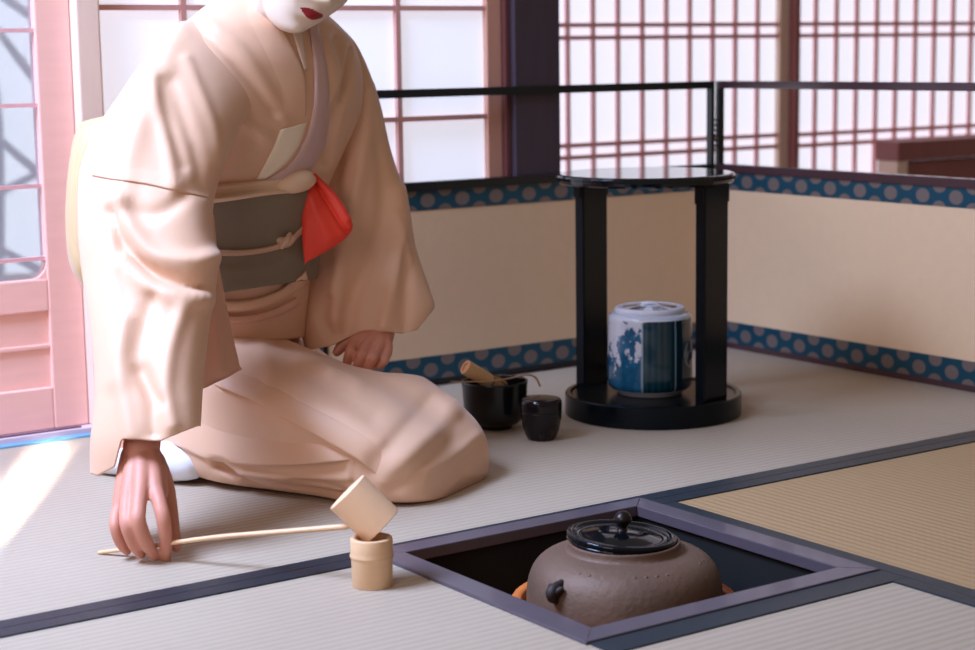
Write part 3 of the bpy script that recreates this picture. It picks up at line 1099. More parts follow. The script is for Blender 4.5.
# ------------------------------------------------------------------ lid rest and ladle
FC = np.array([-0.0755, 0.353, 0.0]) + rh * 0.006
lr = thing('lid_rest', FC, 'short bamboo cylinder standing on the mat under the ladle cup', 'lid rest')
lprof = [(0.0, 0.001), (0.021, 0.0), (0.0255, 0.0), (0.0262, 0.001), (0.0262, 0.034), (0.0274, 0.0375), (0.0280, 0.0395), (0.0274, 0.0415), (0.0268, 0.046), (0.0268, 0.0615), (0.0262, 0.0625), (0.0205, 0.0625), (0.0200, 0.0615), (0.0200, 0.050), (0.0, 0.048)]
MB().lathe(lprof, FC, 56).build('bamboo_tube', M_BAMBOO, lr, smooth=True)
MB().lathe([(0.0281, 0.0390), (0.0284, 0.0397), (0.0281, 0.0404)], FC, 56).build('node_ring', M_BAMBOO3, lr)

CC = P(364.5, 509.0, 2.290)
CAX = (RV * 0.70 - UV * 0.70 + FV * 0.06)          # from closed bottom towards the open mouth
CAX /= np.linalg.norm(CAX)
ld = thing('ladle', FC + [-0.06, 0.12, 0.0], 'long-handled bamboo ladle with its cup tilted on the bamboo rest', 'ladle')
e1 = np.cross(CAX, FV); e1 /= np.linalg.norm(e1)
CA = np.array([e1, np.cross(CAX, e1), CAX])
RC, HC = 0.0300, 0.0315
cp = [(0.0, -HC), (RC - 0.001, -HC), (RC, -HC + 0.001), (RC, HC - 0.0008), (RC - 0.0008, HC), (RC - 0.0035, HC), (RC - 0.0042, HC - 0.001), (RC - 0.0042, -HC + 0.004), (0.0, -HC + 0.004)]
MB().lathe(cp, CC, 56, CA).build('cup', M_BAMBOO2, ld, smooth=False)
h0, h1 = P(100, 552.5, 2.448), P(340, 527.0, 2.299)
mid = (h0 + h1) / 2 + np.array([0, 0, 0.004])
hb = MB()
hb.tube([h0, h0 * 0.5 + mid * 0.5, mid, mid * 0.5 + h1 * 0.5, h1, h1 + (h1 - h0) * 0.03], [0.0036, 0.0040, 0.0042, 0.0046, 0.0050, 0.005], 12, flat=0.8)
hb.build('handle', M_BAMBOO, ld, smooth=True)

# ------------------------------------------------------------------ the kneeling woman
FL = np.array([0.47, -0.883, 0.0])     # the way her knees point
LL = np.array([0.883, 0.47, 0.0])      # her left
ZZ = np.array([0.0, 0.0, 1.0])


def K(f, l, z):
    return f * FL + l * LL + z * ZZ


PO = K(-0.85, 0.6, 0.0)
woman = thing('person', PO, 'person kneeling in a pale peach kimono, reaching down to hold the ladle handle', 'person')

# ---- body: tapered limbs fused into one continuous skin
body = MB()
HC_ = None
# head frame
gh = 0.50 * rh - 0.866 * fh
gh /= np.linalg.norm(gh)
pit_ = math.radians(24)
HY = gh * math.cos(pit_) - ZZ * math.sin(pit_)          # face direction
HZ_ = gh * math.sin(pit_) + ZZ * math.cos(pit_)         # crown direction
rol_ = math.radians(22)
HZ_ = HZ_ * math.cos(rol_) + np.cross(HZ_, HY) * -math.sin(rol_) * -1
HZ_ -= HY * (HZ_ @ HY)
HZ_ /= np.linalg.norm(HZ_)
if HZ_ @ rh < 0:
    raise ValueError('head rolled the wrong way')
HX = np.cross(HY, HZ_)                                   # her left is -HX ; local x = her right-to-left axis
HR = np.array([HX, HY, HZ_])
MOUTH = P(315.0, 16.5, 2.66)
HEADC = MOUTH - np.array([0.0, 0.090, -0.062]) @ HR


def head_mesh():
    bm = bmesh.new()
    bmesh.ops.create_uvsphere(bm, u_segments=96, v_segments=72, radius=1.0)
    V = np.array([v.co[:] for v in bm.verts])
    F = [[v.index for v in f.verts] for f in bm.faces]
    bm.free()
    x, y, z = V[:, 0] * 0.073, V[:, 1] * 0.094, V[:, 2] * 0.110
    t = np.clip((-z - 0.005) / 0.105, 0, 1)
    front = np.clip(y / 0.05, -1, 1) * 0.5 + 0.5
    x = x * (1 - 0.30 * t ** 1.3)
    y = np.where(y < 0, y * (1 - 0.45 * t), y * (1 - 0.02 * t)) + 0.012 * t * front
    # flatten the face a little
    y = np.where(y > 0.07, 0.07 + (y - 0.07) * 0.75, y)

    def g(cx, cz, sx, sz, a):
        nonlocal y
        y = y + a * np.exp(-((x - cx) / sx) ** 2 - ((z - cz) / sz) ** 2) * (y > 0.02)
    g(0, -0.030, 0.013, 0.013, 0.016)
    g(0, -0.010, 0.010, 0.022, 0.009)
    g(0, 0.012, 0.010, 0.020, 0.004)
    g(0.011, -0.035, 0.007, 0.007, 0.006); g(-0.011, -0.035, 0.007, 0.007, 0.006)
    g(0.031, 0.006, 0.016, 0.011, -0.010); g(-0.031, 0.006, 0.016, 0.011, -0.010)
    g(0.031, 0.005, 0.012, 0.008, 0.006); g(-0.031, 0.005, 0.012, 0.008, 0.006)
    g(0.038, -0.028, 0.018, 0.018, 0.005); g(-0.038, -0.028, 0.018, 0.018, 0.005)
    g(0, -0.0565, 0.016, 0.0048, 0.0055)
    g(0, -0.0665, 0.014, 0.0050, 0.0060)
    g(0, -0.0615, 0.022, 0.0018, -0.0035)
    g(0, -0.077, 0.014, 0.006, -0.003)
    g(0, -0.095, 0.018, 0.013, 0.008)
    z = np.where(z < -0.055, -0.055 + (z + 0.055) * 1.12, z)
    return np.c_[x, y, z], F


hv, hfc = head_mesh()
body.add(HEADC + hv @ HR, hfc)
for sx in (-1, 1):   # ears
    ec = np.array([sx * 0.073, -0.006, -0.012])
    body.tube([HEADC + (ec + [0, 0.004, 0.024]) @ HR, HEADC + (ec + [sx * 0.008, -0.012, 0.016]) @ HR, HEADC + (ec + [sx * 0.008, -0.012, -0.010]) @ HR, HEADC + (ec + [-sx * 0.004, 0.004, -0.026]) @ HR], [0.006, 0.008, 0.007, 0.005], 10)
NB = P(284, 40, 2.835)
body.tube([HEADC + np.array([0, -0.02, -0.03]) @ HR, HEADC + np.array([0, -0.035, -0.085]) @ HR, NB, P(275, 80, 2.86)], [0.045, 0.043, 0.047, 0.06], 24)
# trunk
body.tube([P(186, 318, 2.985), P(205, 280, 2.96), P(226, 235, 2.93), P(240, 185, 2.90), P(250, 135, 2.87), P(262, 85, 2.85)], [0.105, 0.098, 0.088, 0.092, 0.098, 0.06], 32)
SHR, SHL = P(206, 92, 2.715), P(325, 84, 2.985)
body.tube([P(262, 92, 2.85), SHR], [0.05, 0.045], 20, sub=4)
body.tube([P(262, 92, 2.85), SHL], [0.05, 0.043], 20, sub=4)
# arms
ELR, WRR = P(158, 270, 2.585), P(141.5, 449, 2.466)
body.tube([SHR, SHR * 0.5 + ELR * 0.5, ELR, ELR * 0.55 + WRR * 0.45, ELR * 0.2 + WRR * 0.8, WRR], [0.044, 0.039, 0.033, 0.031, 0.026, 0.0255], 24)
ELL, WRL = P(378, 228, 3.045), P(380.5, 335, 2.968)
body.tube([SHL, SHL * 0.5 + ELL * 0.5, ELL, ELL * 0.5 + WRL * 0.5, WRL], [0.043, 0.038, 0.032, 0.029, 0.0235], 24)
# folded legs
for l0, l1 in ((0.53, 0.52), (0.67, 0.68)):
    body.tube([K(-0.96, l0, 0.13), K(-0.78, l0, 0.115), K(-0.575, l1, 0.075)], [0.072, 0.058, 0.045], 20)
    body.tube([K(-0.585, l1, 0.075), K(-0.75, l0, 0.06), K(-0.98, l0 - 0.02, 0.042)], [0.046, 0.044, 0.03], 20)
    body.tube([K(-0.97, l0 - 0.03, 0.040), K(-1.02, l0 - 0.035, 0.034), K(-1.07, l0 - 0.03, 0.024)], [0.03, 0.027, 0.018], 16)

# right hand, seen from its back, fingers reaching down around the ladle handle


def finger(j, rad):
    body.tube(j, rad, 14, sub=6)


def hpts(*q):
    return [P(*a) for a in q]


kn_r = {'index': (155.5, 489, 2.418), 'middle': (140.5, 490, 2.410), 'ring': (128.0, 498, 2.416), 'little': (118.5, 509, 2.428)}
wr = [(149, 452, 2.464), (143, 452, 2.460), (137, 453, 2.462), (131, 455, 2.468)]
for (nm, q), w0 in zip(kn_r.items(), wr):
    finger(hpts(w0, ((w0[0] * .5 + q[0] * .5), w0[1] * .5 + q[1] * .5, w0[2] * .5 + q[2] * .5 - 0.002), q), [0.0145, 0.0135, 0.0112 if nm != 'little' else 0.0096])
body.tube(hpts((141, 455, 2.474), (138, 480, 2.446), (136, 492, 2.434)), [0.023, 0.024, 0.020], 18, flat=0.65, up=FV)
finger(hpts(kn_r['index'], (160, 505, 2.402), (163.5, 520, 2.394), (166, 543, 2.402), (166, 559.5, 2.414)), [0.0110, 0.0104, 0.0100, 0.0086, 0.0068])
finger(hpts(kn_r['middle'], (138.5, 509, 2.390), (138.5, 522, 2.380), (147, 544, 2.390), (154.5, 556, 2.406)), [0.0112, 0.0104, 0.0104, 0.0090, 0.0070])
finger(hpts(kn_r['ring'], (126.5, 514, 2.396), (127.5, 527, 2.386), (134.5, 545.5, 2.396), (141, 554, 2.410)), [0.0108, 0.0100, 0.0098, 0.0086, 0.0068])
finger(hpts(kn_r['little'], (115.5, 520, 2.412), (115.8, 529, 2.406), (120.5, 543, 2.412), (127, 551.5, 2.422)), [0.0092, 0.0086, 0.0084, 0.0075, 0.0060])
finger(hpts((154, 460, 2.471), (163.5, 483, 2.466), (169.5, 507, 2.456), (172.5, 528, 2.444), (176, 546.5, 2.432)), [0.0150, 0.0140, 0.0112, 0.0100, 0.0078])
body.tube(hpts((157, 470, 2.454), (160, 492, 2.436)), [0.013, 0.012], 14, sub=4)     # web of the thumb

# left hand, loosely closed on her thigh
kl = [(354.5, 341.5, 2.934), (366.5, 345.0, 2.926), (377.5, 348.5, 2.928), (387.0, 353.0, 2.936)]
pp = [(350.0, 352.5, 2.912), (361.5, 355.5, 2.902), (373.0, 357.5, 2.904), (384.0, 360.5, 2.918)]
tp = [(346.0, 366.0, 2.922), (355.2, 371.5, 2.912), (367.5, 370.0, 2.910), (378.5, 366.0, 2.918)]
for i in range(4):
    r0 = [0.0090, 0.0094, 0.0090, 0.0082][i]
    finger([WRL + np.array([0, 0, -0.002]), P(*kl[i]) * 0.6 + WRL * 0.4, P(*kl[i])], [0.015, 0.0145, r0 * 1.12])
    finger([P(*kl[i]), P(*kl[i]) * 0.4 + P(*pp[i]) * 0.6, P(*pp[i]), P(*pp[i]) * 0.45 + P(*tp[i]) * 0.55, P(*tp[i])], [r0 * 1.08, r0, r0, r0 * 0.92, r0 * 0.74])
body.tube([WRL, P(370, 344, 2.95), P(368, 350, 2.944)], [0.02, 0.022, 0.02], 16)
finger([P(372, 338, 2.962), P(355, 341, 2.966), P(343.5, 345, 2.962), P(337, 352, 2.956)], [0.015, 0.0135, 0.0105, 0.0078])


def fuse(name, mb, voxel, iters):
    me = bpy.data.meshes.new(name + '_tmp')
    me.from_pydata([tuple(v) for v in mb.v], [], [tuple(f) for f in mb.f])
    o = bpy.data.objects.new(name + '_tmp', me)
    COL.objects.link(o)
    r = o.modifiers.new('r', 'REMESH')
    r.mode = 'VOXEL'
    r.voxel_size = voxel
    s = o.modifiers.new('s', 'SMOOTH')
    s.factor = 0.5
    s.iterations = iters
    dg = bpy.context.evaluated_depsgraph_get()
    dg.update()
    m2 = bpy.data.meshes.new_from_object(o.evaluated_get(dg))
    V = np.zeros(len(m2.vertices) * 3)
    m2.vertices.foreach_get('co', V)
    F = [tuple(p.vertices) for p in m2.polygons]
    bpy.data.objects.remove(o)
    bpy.data.meshes.remove(me)
    bpy.data.meshes.remove(m2)
    return V.reshape(-1, 3), F


bv, bf = fuse('skin', body, 0.0023, 3)
skin = obj('body', bv, bf, [M_SKIN, M_FACE, M_LIPS, M_EYE], woman)
cent = np.array([bv[list(f)].mean(0) for f in bf])
lc = (cent - HEADC) @ HR.T
near = (np.abs(lc) < [0.12, 0.16, 0.22]).all(1)
mi = np.where(near, 1, 0)
ax_ = np.abs(lc[:, 0])
upper = -0.0535 - 0.0012 * np.cos(lc[:, 0] / 0.0050) - 0.0078 * (ax_ / 0.0205) ** 2
lower = -0.0708 + 0.0095 * (ax_ / 0.0205) ** 2
lips = near & (lc[:, 1] > 0.05) & (ax_ < 0.0205) & (lc[:, 2] < upper) & (lc[:, 2] > lower)
mi[lips] = 2
eyes = near & (lc[:, 1] > 0.05) & (((ax_ - 0.031) / 0.013) ** 2 + ((lc[:, 2] - 0.004) / 0.0028) ** 2 < 1)
mi[eyes] = 3
skin.data.polygons.foreach_set('material_index', mi.astype(np.int32))

# hair drawn up and back
hs, hsf = head_mesh()
n_ = hs / (np.linalg.norm(hs / [0.073, 0.094, 0.11], axis=1)[:, None])
hairmask = (hs[:, 2] - 0.045 > 0.9 * (hs[:, 1] - 0.03)) & (hs[:, 1] < 0.085)
hs2 = hs * np.where(hairmask, 1.10, 0.90)[:, None]
hm = MB().add(HEADC + hs2 @ HR, hsf)
hm.tube([HEADC + np.array([-0.03, -0.085, 0.045]) @ HR, HEADC + np.array([0, -0.105, 0.05]) @ HR, HEADC + np.array([0.03, -0.085, 0.045]) @ HR], [0.03, 0.042, 0.03], 20)
hv_, hf_ = fuse('hair', hm, 0.005, 4)
obj('hair', hv_, hf_, M_HAIR, woman)

# ---- skirt of the kimono over the folded legs
sk_rings = [  # f, l0, l1, top
    (-1.125, 0.56, 0.70, 0.05), (-1.105, 0.53, 0.74, 0.10), (-1.06, 0.505, 0.77, 0.16), (-1.00, 0.485, 0.785, 0.225), (-0.92, 0.452, 0.79, 0.252),
    (-0.82, 0.420, 0.785, 0.228), (-0.72, 0.418, 0.770, 0.200), (-0.62, 0.420, 0.750, 0.170), (-0.555, 0.430, 0.732, 0.140), (-0.505, 0.452, 0.716, 0.106),
    (-0.480, 0.482, 0.700, 0.076), (-0.472, 0.52, 0.68, 0.052)]
D = catmull(sk_rings, 14)
nu = 200
G = np.zeros((len(D), nu, 3))
th = np.arange(nu) * 2 * math.pi / nu
for i, (f, l0, l1, zt_) in enumerate(D):
    cs, sn = np.cos(th), np.sin(th)
    a = np.sign(cs) * np.abs(cs) ** np.where(sn < 0, 0.34, 0.62)
    b = np.sign(sn) * np.abs(sn) ** np.where(sn < 0, 0.40, 0.62)
    l = (l0 + l1) / 2 + a * (l1 - l0) / 2
    z = zt_ / 2 + b * zt_ / 2
    # a shallow valley between the two thighs
    z = z - 0.010 * np.exp(-((l - 0.60) / 0.05) ** 2) * (b > 0.3) * np.clip((f + 1.0) * 4, 0, 1)
    z = z - 0.048 / (1 + np.exp(-(l - 0.645) / 0.014)) * np.clip(b, 0, 1) * np.clip((-0.60 - f) / 0.12, 0, 1) * np.clip((f + 0.93) / 0.12, 0, 1)
    # knees: the right one stands a little proud
    G[i] = f * FL + l[:, None] * LL + np.maximum(z, 0.001)[:, None] * ZZ
skirt_strokes = [
    ([(216, 468), (250, 482), (300, 490), (340, 496)], 4, -0.009),
    ([(205, 482), (250, 495), (300, 499), (350, 499)], 3, 0.004),
    ([(214, 462), (232, 473), (252, 486), (272, 496)], 3, -0.011),
    ([(240, 472), (290, 478), (350, 478)], 3.5, 0.005),
    ([(354, 462), (353, 482)], 2.0, -0.004),
    ([(290, 480), (330, 486), (360, 500)], 3, -0.004),
    # folds round the near knee
    ([(385, 478), (412, 452), (440, 425), (452, 405)], 10, 0.006),
    ([(392, 490), (420, 470), (450, 440)], 7, -0.003),
    ([(372, 462), (400, 432), (430, 398)], 7, -0.003),
    ([(290, 365), (330, 385), (372, 412)], 12, -0.004),
    ([(286, 338), (306, 346), (322, 360), (340, 373), (358, 384)], 8, 0.003),
    ([(330, 372), (380, 376), (425, 392), (455, 412)], 8, 0.004),
    ([(262, 345), (270, 375), (262, 400)], 9, 0.004),
    ([(285, 335), (305, 355), (330, 372)], 8, 0.005),
    ([(428, 470), (452, 458), (476, 436)], 6, 0.003),
    ([(300, 402), (340, 415), (378, 442)], 9, 0.003),
]
G = sculpt(G, skirt_strokes, True)
G[:, :, 2] = np.maximum(G[:, :, 2], 0.0008)
V, F = grid_mesh(G)
skirt_bvh = bvh_of(V, F)
obj('kimono_skirt', V, F, M_SILK, woman)


def flap(name, A, B, bvh, m, lift=0.006, na=16, per=10, dflt=2.75, taper=True):
    """free edge of an upper layer of cloth: stands off the layer below along A, sinks into it along B"""
    A, B = catmull(A, per), catmull(B, per)
    n = len(A)
    g = np.zeros((n, na + 1, 3))
    for i in range(n):
        wn = min(1.0, i / (0.16 * n), (n - 1 - i) / (0.16 * n)) if taper else 1.0
        wn = wn * wn * (3 - 2 * wn)
        g[i, 0] = drape(bvh, A[i][0], A[i][1], -0.4 * lift, dflt)
        for j in range(na):
            t = j / (na - 1)
            q = A[i] * (1 - t) + B[i] * t
            g[i, j + 1] = drape(bvh, q[0], q[1], lift * wn * (1 - t ** 1.2) - 0.004 * t ** 2 - 0.002 * (1 - wn), dflt)
    for _ in range(2):
        g[1:-1] = 0.5 * g[1:-1] + 0.25 * (g[:-2] + g[2:])
    F_ = [(i * (na + 1) + j, i * (na + 1) + j + 1, (i + 1) * (na + 1) + j + 1, (i + 1) * (na + 1) + j) for i in range(n - 1) for j in range(na)]
    return obj(name, g.reshape(-1, 3), F_, m, woman)


flap('kimono_overlap', [(165, 441), (184, 449), (210, 460), (257, 465.5), (300, 465), (330, 462), (357, 459)],
     [(172, 405), (196, 412), (222, 424), (262, 434), (296, 438), (322, 441), (346, 452)], skirt_bvh, M_SILK, 0.012)
flap('kimono_overlap', [(212, 384), (224, 389), (257, 403), (281, 417), (318, 437), (356, 459), (381, 479)],
     [(226, 362), (240, 366), (275, 381), (300, 394), (338, 413), (374, 434), (400, 456)], skirt_bvh, M_SILK, 0.010)

# white split-toe sock beside the hem
tbm = MB()
tbm.tube([K(-0.885, 0.454, 0.034), K(-0.92, 0.454, 0.034), K(-0.97, 0.450, 0.030), K(-1.01, 0.455, 0.025), K(-1.05, 0.453, 0.019), K(-1.065, 0.453, 0.015)], [0.028, 0.032, 0.028, 0.023, 0.017, 0.012], 24)
obj('tabi_sock', tbm.v, tbm.f, M_TABI, woman)

# ---- bodice
bod_rings = [
    (120, 352, 2.90, 300, 338, 3.02, 0.125, 0.125, 0.85), (136, 305, 2.88, 303, 296, 3.00, 0.118, 0.12, 0.85), (142, 255, 2.85, 309, 246, 2.985, 0.112, 0.118, 0.88),
    (146, 205, 2.80, 316, 196, 2.975, 0.112, 0.115, 0.9), (146, 150, 2.74, 334, 150, 2.98, 0.112, 0.112, 0.95), (152, 100, 2.69, 350, 108, 2.99, 0.108, 0.11, 0.95),
    (168, 60, 2.68, 350, 70, 2.99, 0.098, 0.10, 0.95), (192, 28, 2.70, 341, 40, 2.975, 0.082, 0.09, 0.95), (218, 5, 2.735, 331, 24, 2.94, 0.066, 0.075, 0.95),
    (240, -12, 2.78, 317, 8, 2.91, 0.052, 0.06, 1.0), (252, -26, 2.80, 312, -8, 2.89, 0.046, 0.055, 1.0)]
bod_strokes = [
    # pleats falling from her right shoulder to the armpit
    ([(183, 26), (200, 58), (212, 84), (232, 112), (268, 139)], 6, 0.010),
    ([(192, 22), (222, 48), (248, 78), (276, 112)], 5, -0.006),
    ([(205, 20), (236, 44), (262, 80), (284, 122)], 6, 0.004),
    ([(206, 70), (216, 100), (224, 130)], 5, -0.010),
    ([(232, 165), (250, 150), (262, 140)], 6, 0.005),
    ([(214, 175), (240, 170), (262, 162)], 5, 0.004),
    # left side
    ([(336, 40), (346, 76), (332, 118), (326, 160)], 5, -0.010),
    ([(325, 40), (336, 80), (332, 130)], 7, 0.006),
    ([(351, 46), (346, 75), (340, 102), (334, 132)], 2.5, -0.006),
]
BG = slab(bod_rings, 168, 16, bod_strokes)
BV, BF = grid_mesh(BG)
bod_bvh = bvh_of(BV, BF)
obj('kimono_bodice', BV, BF, M_SILK, woman)

# ---- near sleeve (her right)
rs_rings = [
    (196, 18, 2.75, 262, 80, 2.80, 0.050, 0.05, 1.0), (178, 27, 2.70, 254, 104, 2.74, 0.062, 0.06, 0.95), (147, 56, 2.66, 240, 128, 2.685, 0.072, 0.07, 0.9), (119, 97, 2.645, 230, 150, 2.655, 0.075, 0.072, 0.85), (101, 125, 2.635, 223, 166, 2.635, 0.074, 0.07, 0.85),
    (85, 166, 2.63, 212, 196, 2.60, 0.070, 0.066, 0.82), (82.5, 222, 2.61, 210, 226, 2.57, 0.066, 0.06, 0.82), (86, 274, 2.585, 216, 266, 2.55, 0.062, 0.056, 0.82), (95, 325, 2.56, 206, 326, 2.515, 0.060, 0.052, 0.82),
    (101, 372, 2.535, 200, 376, 2.485, 0.058, 0.046, 0.82), (100, 410, 2.515, 198.5, 405, 2.465, 0.056, 0.042, 0.82), (96, 445, 2.505, 198, 428, 2.45, 0.054, 0.038, 0.85), (95, 482, 2.50, 198, 446, 2.45, 0.05, 0.034, 0.85)]
rs_strokes = [
    # seam where the sleeve joins the body of the kimono
    # broad lit ridge down the outside
    ([(176, 30), (160, 70), (140, 120), (126, 170), (116, 230), (112, 300), (116, 380)], 12, 0.005),
    ([(172, 82), (184, 118), (196, 150), (204, 190)], 8, -0.005),
    ([(186, 60), (200, 92), (214, 128), (220, 160)], 6, 0.004),
    ([(150, 70), (158, 110), (168, 150), (174, 186)], 7, 0.005),
    ([(162, 80), (170, 120), (184, 165)], 6, -0.003),
    # crook of the elbow
    ([(112, 212), (124, 244), (146, 268), (176, 282), (206, 288)], 7, -0.014),
    ([(120, 200), (134, 232), (156, 255), (190, 262), (212, 258)], 9, 0.010),
    ([(126, 262), (150, 288), (180, 298), (206, 300)], 9, 0.008),
    ([(128, 208), (150, 214), (172, 206), (190, 190)], 8, -0.005),
    # lower hanging folds
    ([(150, 300), (142, 330), (138, 360), (150, 395), (152, 432)], 9, -0.008),
    ([(126, 320), (120, 360), (124, 400), (130, 436)], 8, 0.006),
    ([(182, 310), (170, 350), (166, 390), (172, 425)], 8, 0.006),
    ([(140, 372), (150, 392), (158, 402)], 7, -0.005),
]
RG = slab(rs_rings, 150, 18, rs_strokes)
# cuff: the mouth of the sleeve is cut level at the wrist, its back corner hangs lower
RG = trim(RG, [92, 97, 114, 121, 161, 198], [474, 476, 467, 439, 440.5, 426])
V, F = grid_mesh(RG, True, False)
V = np.array(V)
slv = obj('kimono_sleeve', V, F, M_SILK, woman)
solidify(slv, 0.003)
sleeve_bvh = bvh_of(V, F)
flap('kimono_sleeve_seam', [(92, 176), (112, 179.5), (145, 184), (176, 191), (208, 198)], [(104, 146), (118, 148), (150, 152), (182, 158), (212, 170)], sleeve_bvh, M_SILK, 0.0013, taper=False)
# far inner side of the sleeve bag, swinging over the lap
inn = slab([(180, 205, 2.66, 214, 215, 2.67, 0.018, 0.018, 0.8), (180, 262, 2.655, 219, 264, 2.665, 0.016, 0.016, 0.8), (180, 320, 2.645, 229, 318, 2.665, 0.013, 0.013, 0.8), (180, 368, 2.635, 238.5, 360, 2.665, 0.010, 0.010, 0.8), (180, 400, 2.63, 241, 370, 2.665, 0.005, 0.005, 0.8)], 72, 12,
            [([(205, 250), (214, 310), (222, 370)], 6, 0.004), ([(206, 388), (222, 380), (240, 369)], 1.8, 0.003)])
V, F = grid_mesh(inn)
obj('kimono_sleeve_bag', V, F, M_SILKR, woman)

# ---- far sleeve (her left)
ls_rings = [
    (292, 30, 2.92, 333, 22, 2.95, 0.045, 0.05, 1.0), (308, 62, 2.945, 351, 48, 2.99, 0.058, 0.055, 0.95), (316, 100, 2.965, 372, 98, 3.02, 0.064, 0.06, 0.9), (316, 150, 2.975, 386, 148, 3.03, 0.066, 0.06, 0.88),
    (313, 200, 2.975, 404, 200, 3.03, 0.064, 0.058, 0.85), (300, 250, 2.985, 416.5, 250, 3.02, 0.060, 0.055, 0.85), (298, 290, 2.99, 431, 292, 3.01, 0.054, 0.05, 0.85), (298, 318, 2.985, 434, 309, 3.005, 0.048, 0.046, 0.85), (304, 345, 2.98, 420, 334, 2.99, 0.040, 0.04, 0.85), (306, 360, 2.98, 416, 345, 2.99, 0.036, 0.04, 0.85)]
ls_strokes = [
    ([(350, 52), (346, 100), (340, 150), (334, 200)], 7, -0.007),
    ([(366, 90), (364, 150), (352, 210), (340, 270), (336, 320)], 8, 0.009),
    ([(382, 145), (384, 200), (372, 250), (352, 300), (346, 335)], 8, -0.009),
    ([(398, 190), (402, 240), (394, 280), (384, 325)], 8, 0.010),
    ([(408, 240), (406, 285), (404, 330)], 6, -0.006),
    ([(396, 212), (404, 236), (410, 262)], 3, 0.004),
    ([(330, 230), (338, 262), (334, 300)], 8, 0.006),
    ([(326, 300), (322, 318), (332, 336)], 5, -0.006),
]
LG = slab(ls_rings, 120, 16, ls_strokes)
LG = trim(LG, [300, 331, 362, 403, 417, 434], [352, 346, 330.5, 333, 330, 309])
V, F = grid_mesh(LG, True, False)
sl2 = obj('kimono_sleeve', V, F, M_SILK, woman)
solidify(sl2, 0.003)

# ---- obi wound round the waist
ob_rings = [
    (138, 306, 2.868, 312, 279, 2.985, 0.128, 0.125, 0.85), (138, 300, 2.868, 312, 276, 2.985, 0.134, 0.13, 0.85), (141, 255, 2.842, 314, 240, 2.98, 0.128, 0.13, 0.86), (144, 210, 2.80, 316, 192, 2.972, 0.128, 0.128, 0.88), (144, 203, 2.795, 316, 186, 2.972, 0.118, 0.12, 0.88)]
OG = slab(ob_rings, 140, 14, [([(212, 262), (250, 258), (300, 240)], 3, -0.0015), ([(210, 272), (260, 268), (305, 250)], 4, 0.0015)])
OV, OF = grid_mesh(OG)
obi_bvh = bvh_of(OV, OF)
obj('obi', OV, OF, M_OBI, woman)
# everything of the front that later strips lie on
def merged_bvh(*parts):
    v, f = [], []
    for a, b in parts:
        n = len(v)
        v += [Vector(p) for p in a]
        f += [tuple(i + n for i in q) for q in b]
    return BVHTree.FromPolygons(v, f)


front = merged_bvh((BV, BF), (OV, OF))
V, F = band(front, [(206, 185), (230, 182.5), (256, 180.5), (284, 177), (304, 172.5), (311, 176)], [(206, 204), (230, 201), (256, 197), (284, 193.5), (302, 192), (311, 186)], 2.82, 0.010, 0.001, 9)
obj('obi_sash', V, F, M_SASH, woman)
sb = MB()
sb.tube([drape(front, 283, 186, 0.008, 2.82), drape(front, 294, 183, 0.013, 2.82), drape(front, 304, 180, 0.013, 2.82), drape(front, 310, 180, 0.008, 2.82)], [0.012, 0.0165, 0.017, 0.010], 16)
obj('obi_sash_knot', sb.v, sb.f, M_SASH, woman)
V, F = band(front, [(208, 249), (236, 250), (262, 247.5), (282, 242), (296, 232), (304, 224)], [(208, 255.5), (236, 256), (262, 253.5), (283, 248), (298, 238), (306, 229)], 2.82, 0.006, 0.001, 7)
obj('obi_cord', V, F, M_CORD, woman)
sb = MB()
kc = drape(front, 286, 242.5, 0.008, 2.82)
sb.tube([kc + RV * -0.011 + UV * 0.003, kc, kc + RV * 0.010 + UV * 0.006], [0.0062, 0.0085, 0.006], 12)
sb.tube([kc + RV * -0.006 + UV * -0.007 + FV * -0.003, kc + RV * 0.002 + UV * 0.003 + FV * -0.008, kc + RV * 0.006 + UV * 0.012 + FV * -0.003], [0.004, 0.005, 0.004], 10)
obj('obi_cord_knot', sb.v, sb.f, M_CORD, woman)
# folded tucks of kimono below the obi
for A, B, m in (([(214, 298), (240, 300), (268, 294), (296, 280), (306, 270)], [(214, 312), (240, 312.5), (270, 306), (298, 291), (308, 281)], M_SILK),
                ([(216, 314), (244, 315), (272, 309), (296, 297)], [(216, 322), (244, 324), (274, 318), (300, 306)], M_SILKR)):
    V, F = band(front, A, B, 2.83, 0.010, 0.002, 7)
    obj('kimono_tuck', V, F, m, woman)

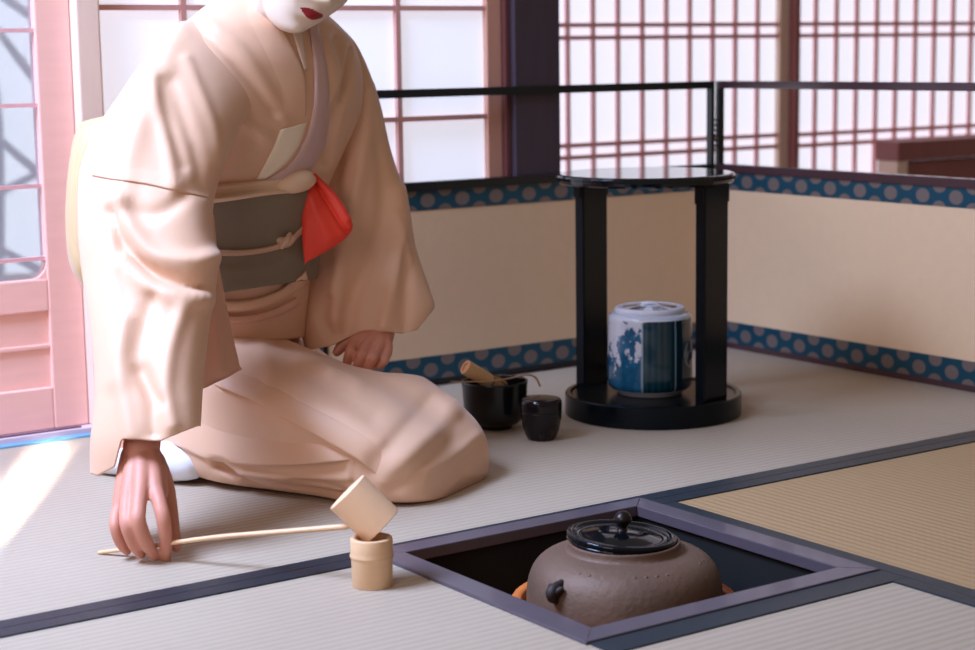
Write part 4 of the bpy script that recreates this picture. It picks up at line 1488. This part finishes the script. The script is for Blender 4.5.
# ---- obi bow pillow on her back
ot = slab([(84, 121, 2.93, 120, 112, 2.95, 0.03, 0.03, 0.9), (78, 126, 2.92, 160, 118, 2.96, 0.05, 0.05, 0.75), (72.5, 150, 2.91, 166, 148, 2.97, 0.062, 0.06, 0.7), (68.5, 192, 2.91, 166, 195, 2.98, 0.066, 0.066, 0.7),
           (68, 232, 2.92, 164, 240, 2.99, 0.064, 0.066, 0.7), (73, 266, 2.93, 160, 275, 3.0, 0.058, 0.06, 0.7), (86, 290, 2.94, 156, 296, 3.0, 0.035, 0.04, 0.8)], 100, 12,
          [([(80, 128), (76, 150), (72, 190), (72, 235), (80, 270), (90, 288)], 1.6, -0.004), ([(88, 126), (83, 150), (78, 185), (80, 230), (86, 262)], 2.5, 0.004)])
V, F = grid_mesh(ot)
obj('obi_knot', V, F, M_OLIVE, woman)

# ---- collars
def strip(name, A, B, m, thick=0.005, base=0.002, bvh=None, na=7):
    V, F = band(bvh or front, A, B, 2.80, thick, base, na)
    return obj(name, V, F, m, woman)


# right-hand front panel, its edge running from the nape to under the left collar
flap('kimono_front', [(256, -14), (272, 10), (286, 34), (297, 55), (305, 76), (306.5, 100), (306, 124)],
     [(226, 2), (238, 24), (252, 50), (264, 76), (272, 94), (274, 112), (276, 132)], front, M_SILK, 0.006)
# pale under-collar glimpsed at the throat and below
strip('under_collar', [(291, 30), (296, 44), (300, 58), (304, 70)], [(301, 28), (304, 42), (306, 56), (308, 68)], M_COLLAR, 0.003, 0.003)
strip('under_collar', [(280, 130), (274, 146), (266, 162), (256, 179)], [(307, 122), (300, 144), (286, 164), (266, 179)], M_UNDER, 0.003)
# the mauve outer collar on her left crosses over
strip('collar', [(308, 24), (313, 56), (314, 88), (311, 120), (302, 146), (288, 166), (266, 180)], [(318, 22), (325, 54), (329, 88), (329, 118), (325, 146), (314, 166), (302, 180)], M_MAUVE, 0.006, 0.003)

# ---- vermilion silk cloth tucked in the obi
cl = slab([(306, 172, 2.845, 313, 174, 2.845, 0.003, 0.003, 0.9), (303, 190, 2.84, 335, 194, 2.845, 0.007, 0.007, 0.8), (302, 212, 2.838, 348, 215, 2.845, 0.011, 0.010, 0.75), (302, 232, 2.838, 352.5, 228, 2.845, 0.011, 0.010, 0.75), (303, 248, 2.84, 340, 243, 2.845, 0.008, 0.008, 0.8), (304.5, 264, 2.845, 309, 261, 2.845, 0.003, 0.003, 0.9)], 90, 14,
           [([(311, 176), (326, 200), (342, 226), (350, 234)], 2.2, -0.006), ([(314, 176), (334, 197), (348, 219)], 3, 0.004), ([(308, 190), (318, 215), (330, 238)], 6, 0.003)])
V, F = grid_mesh(cl)
o = obj('silk_cloth', V, F, M_RED)
tag(o, 'folded vermilion silk cloth tucked into the woman\'s obi', 'cloth')
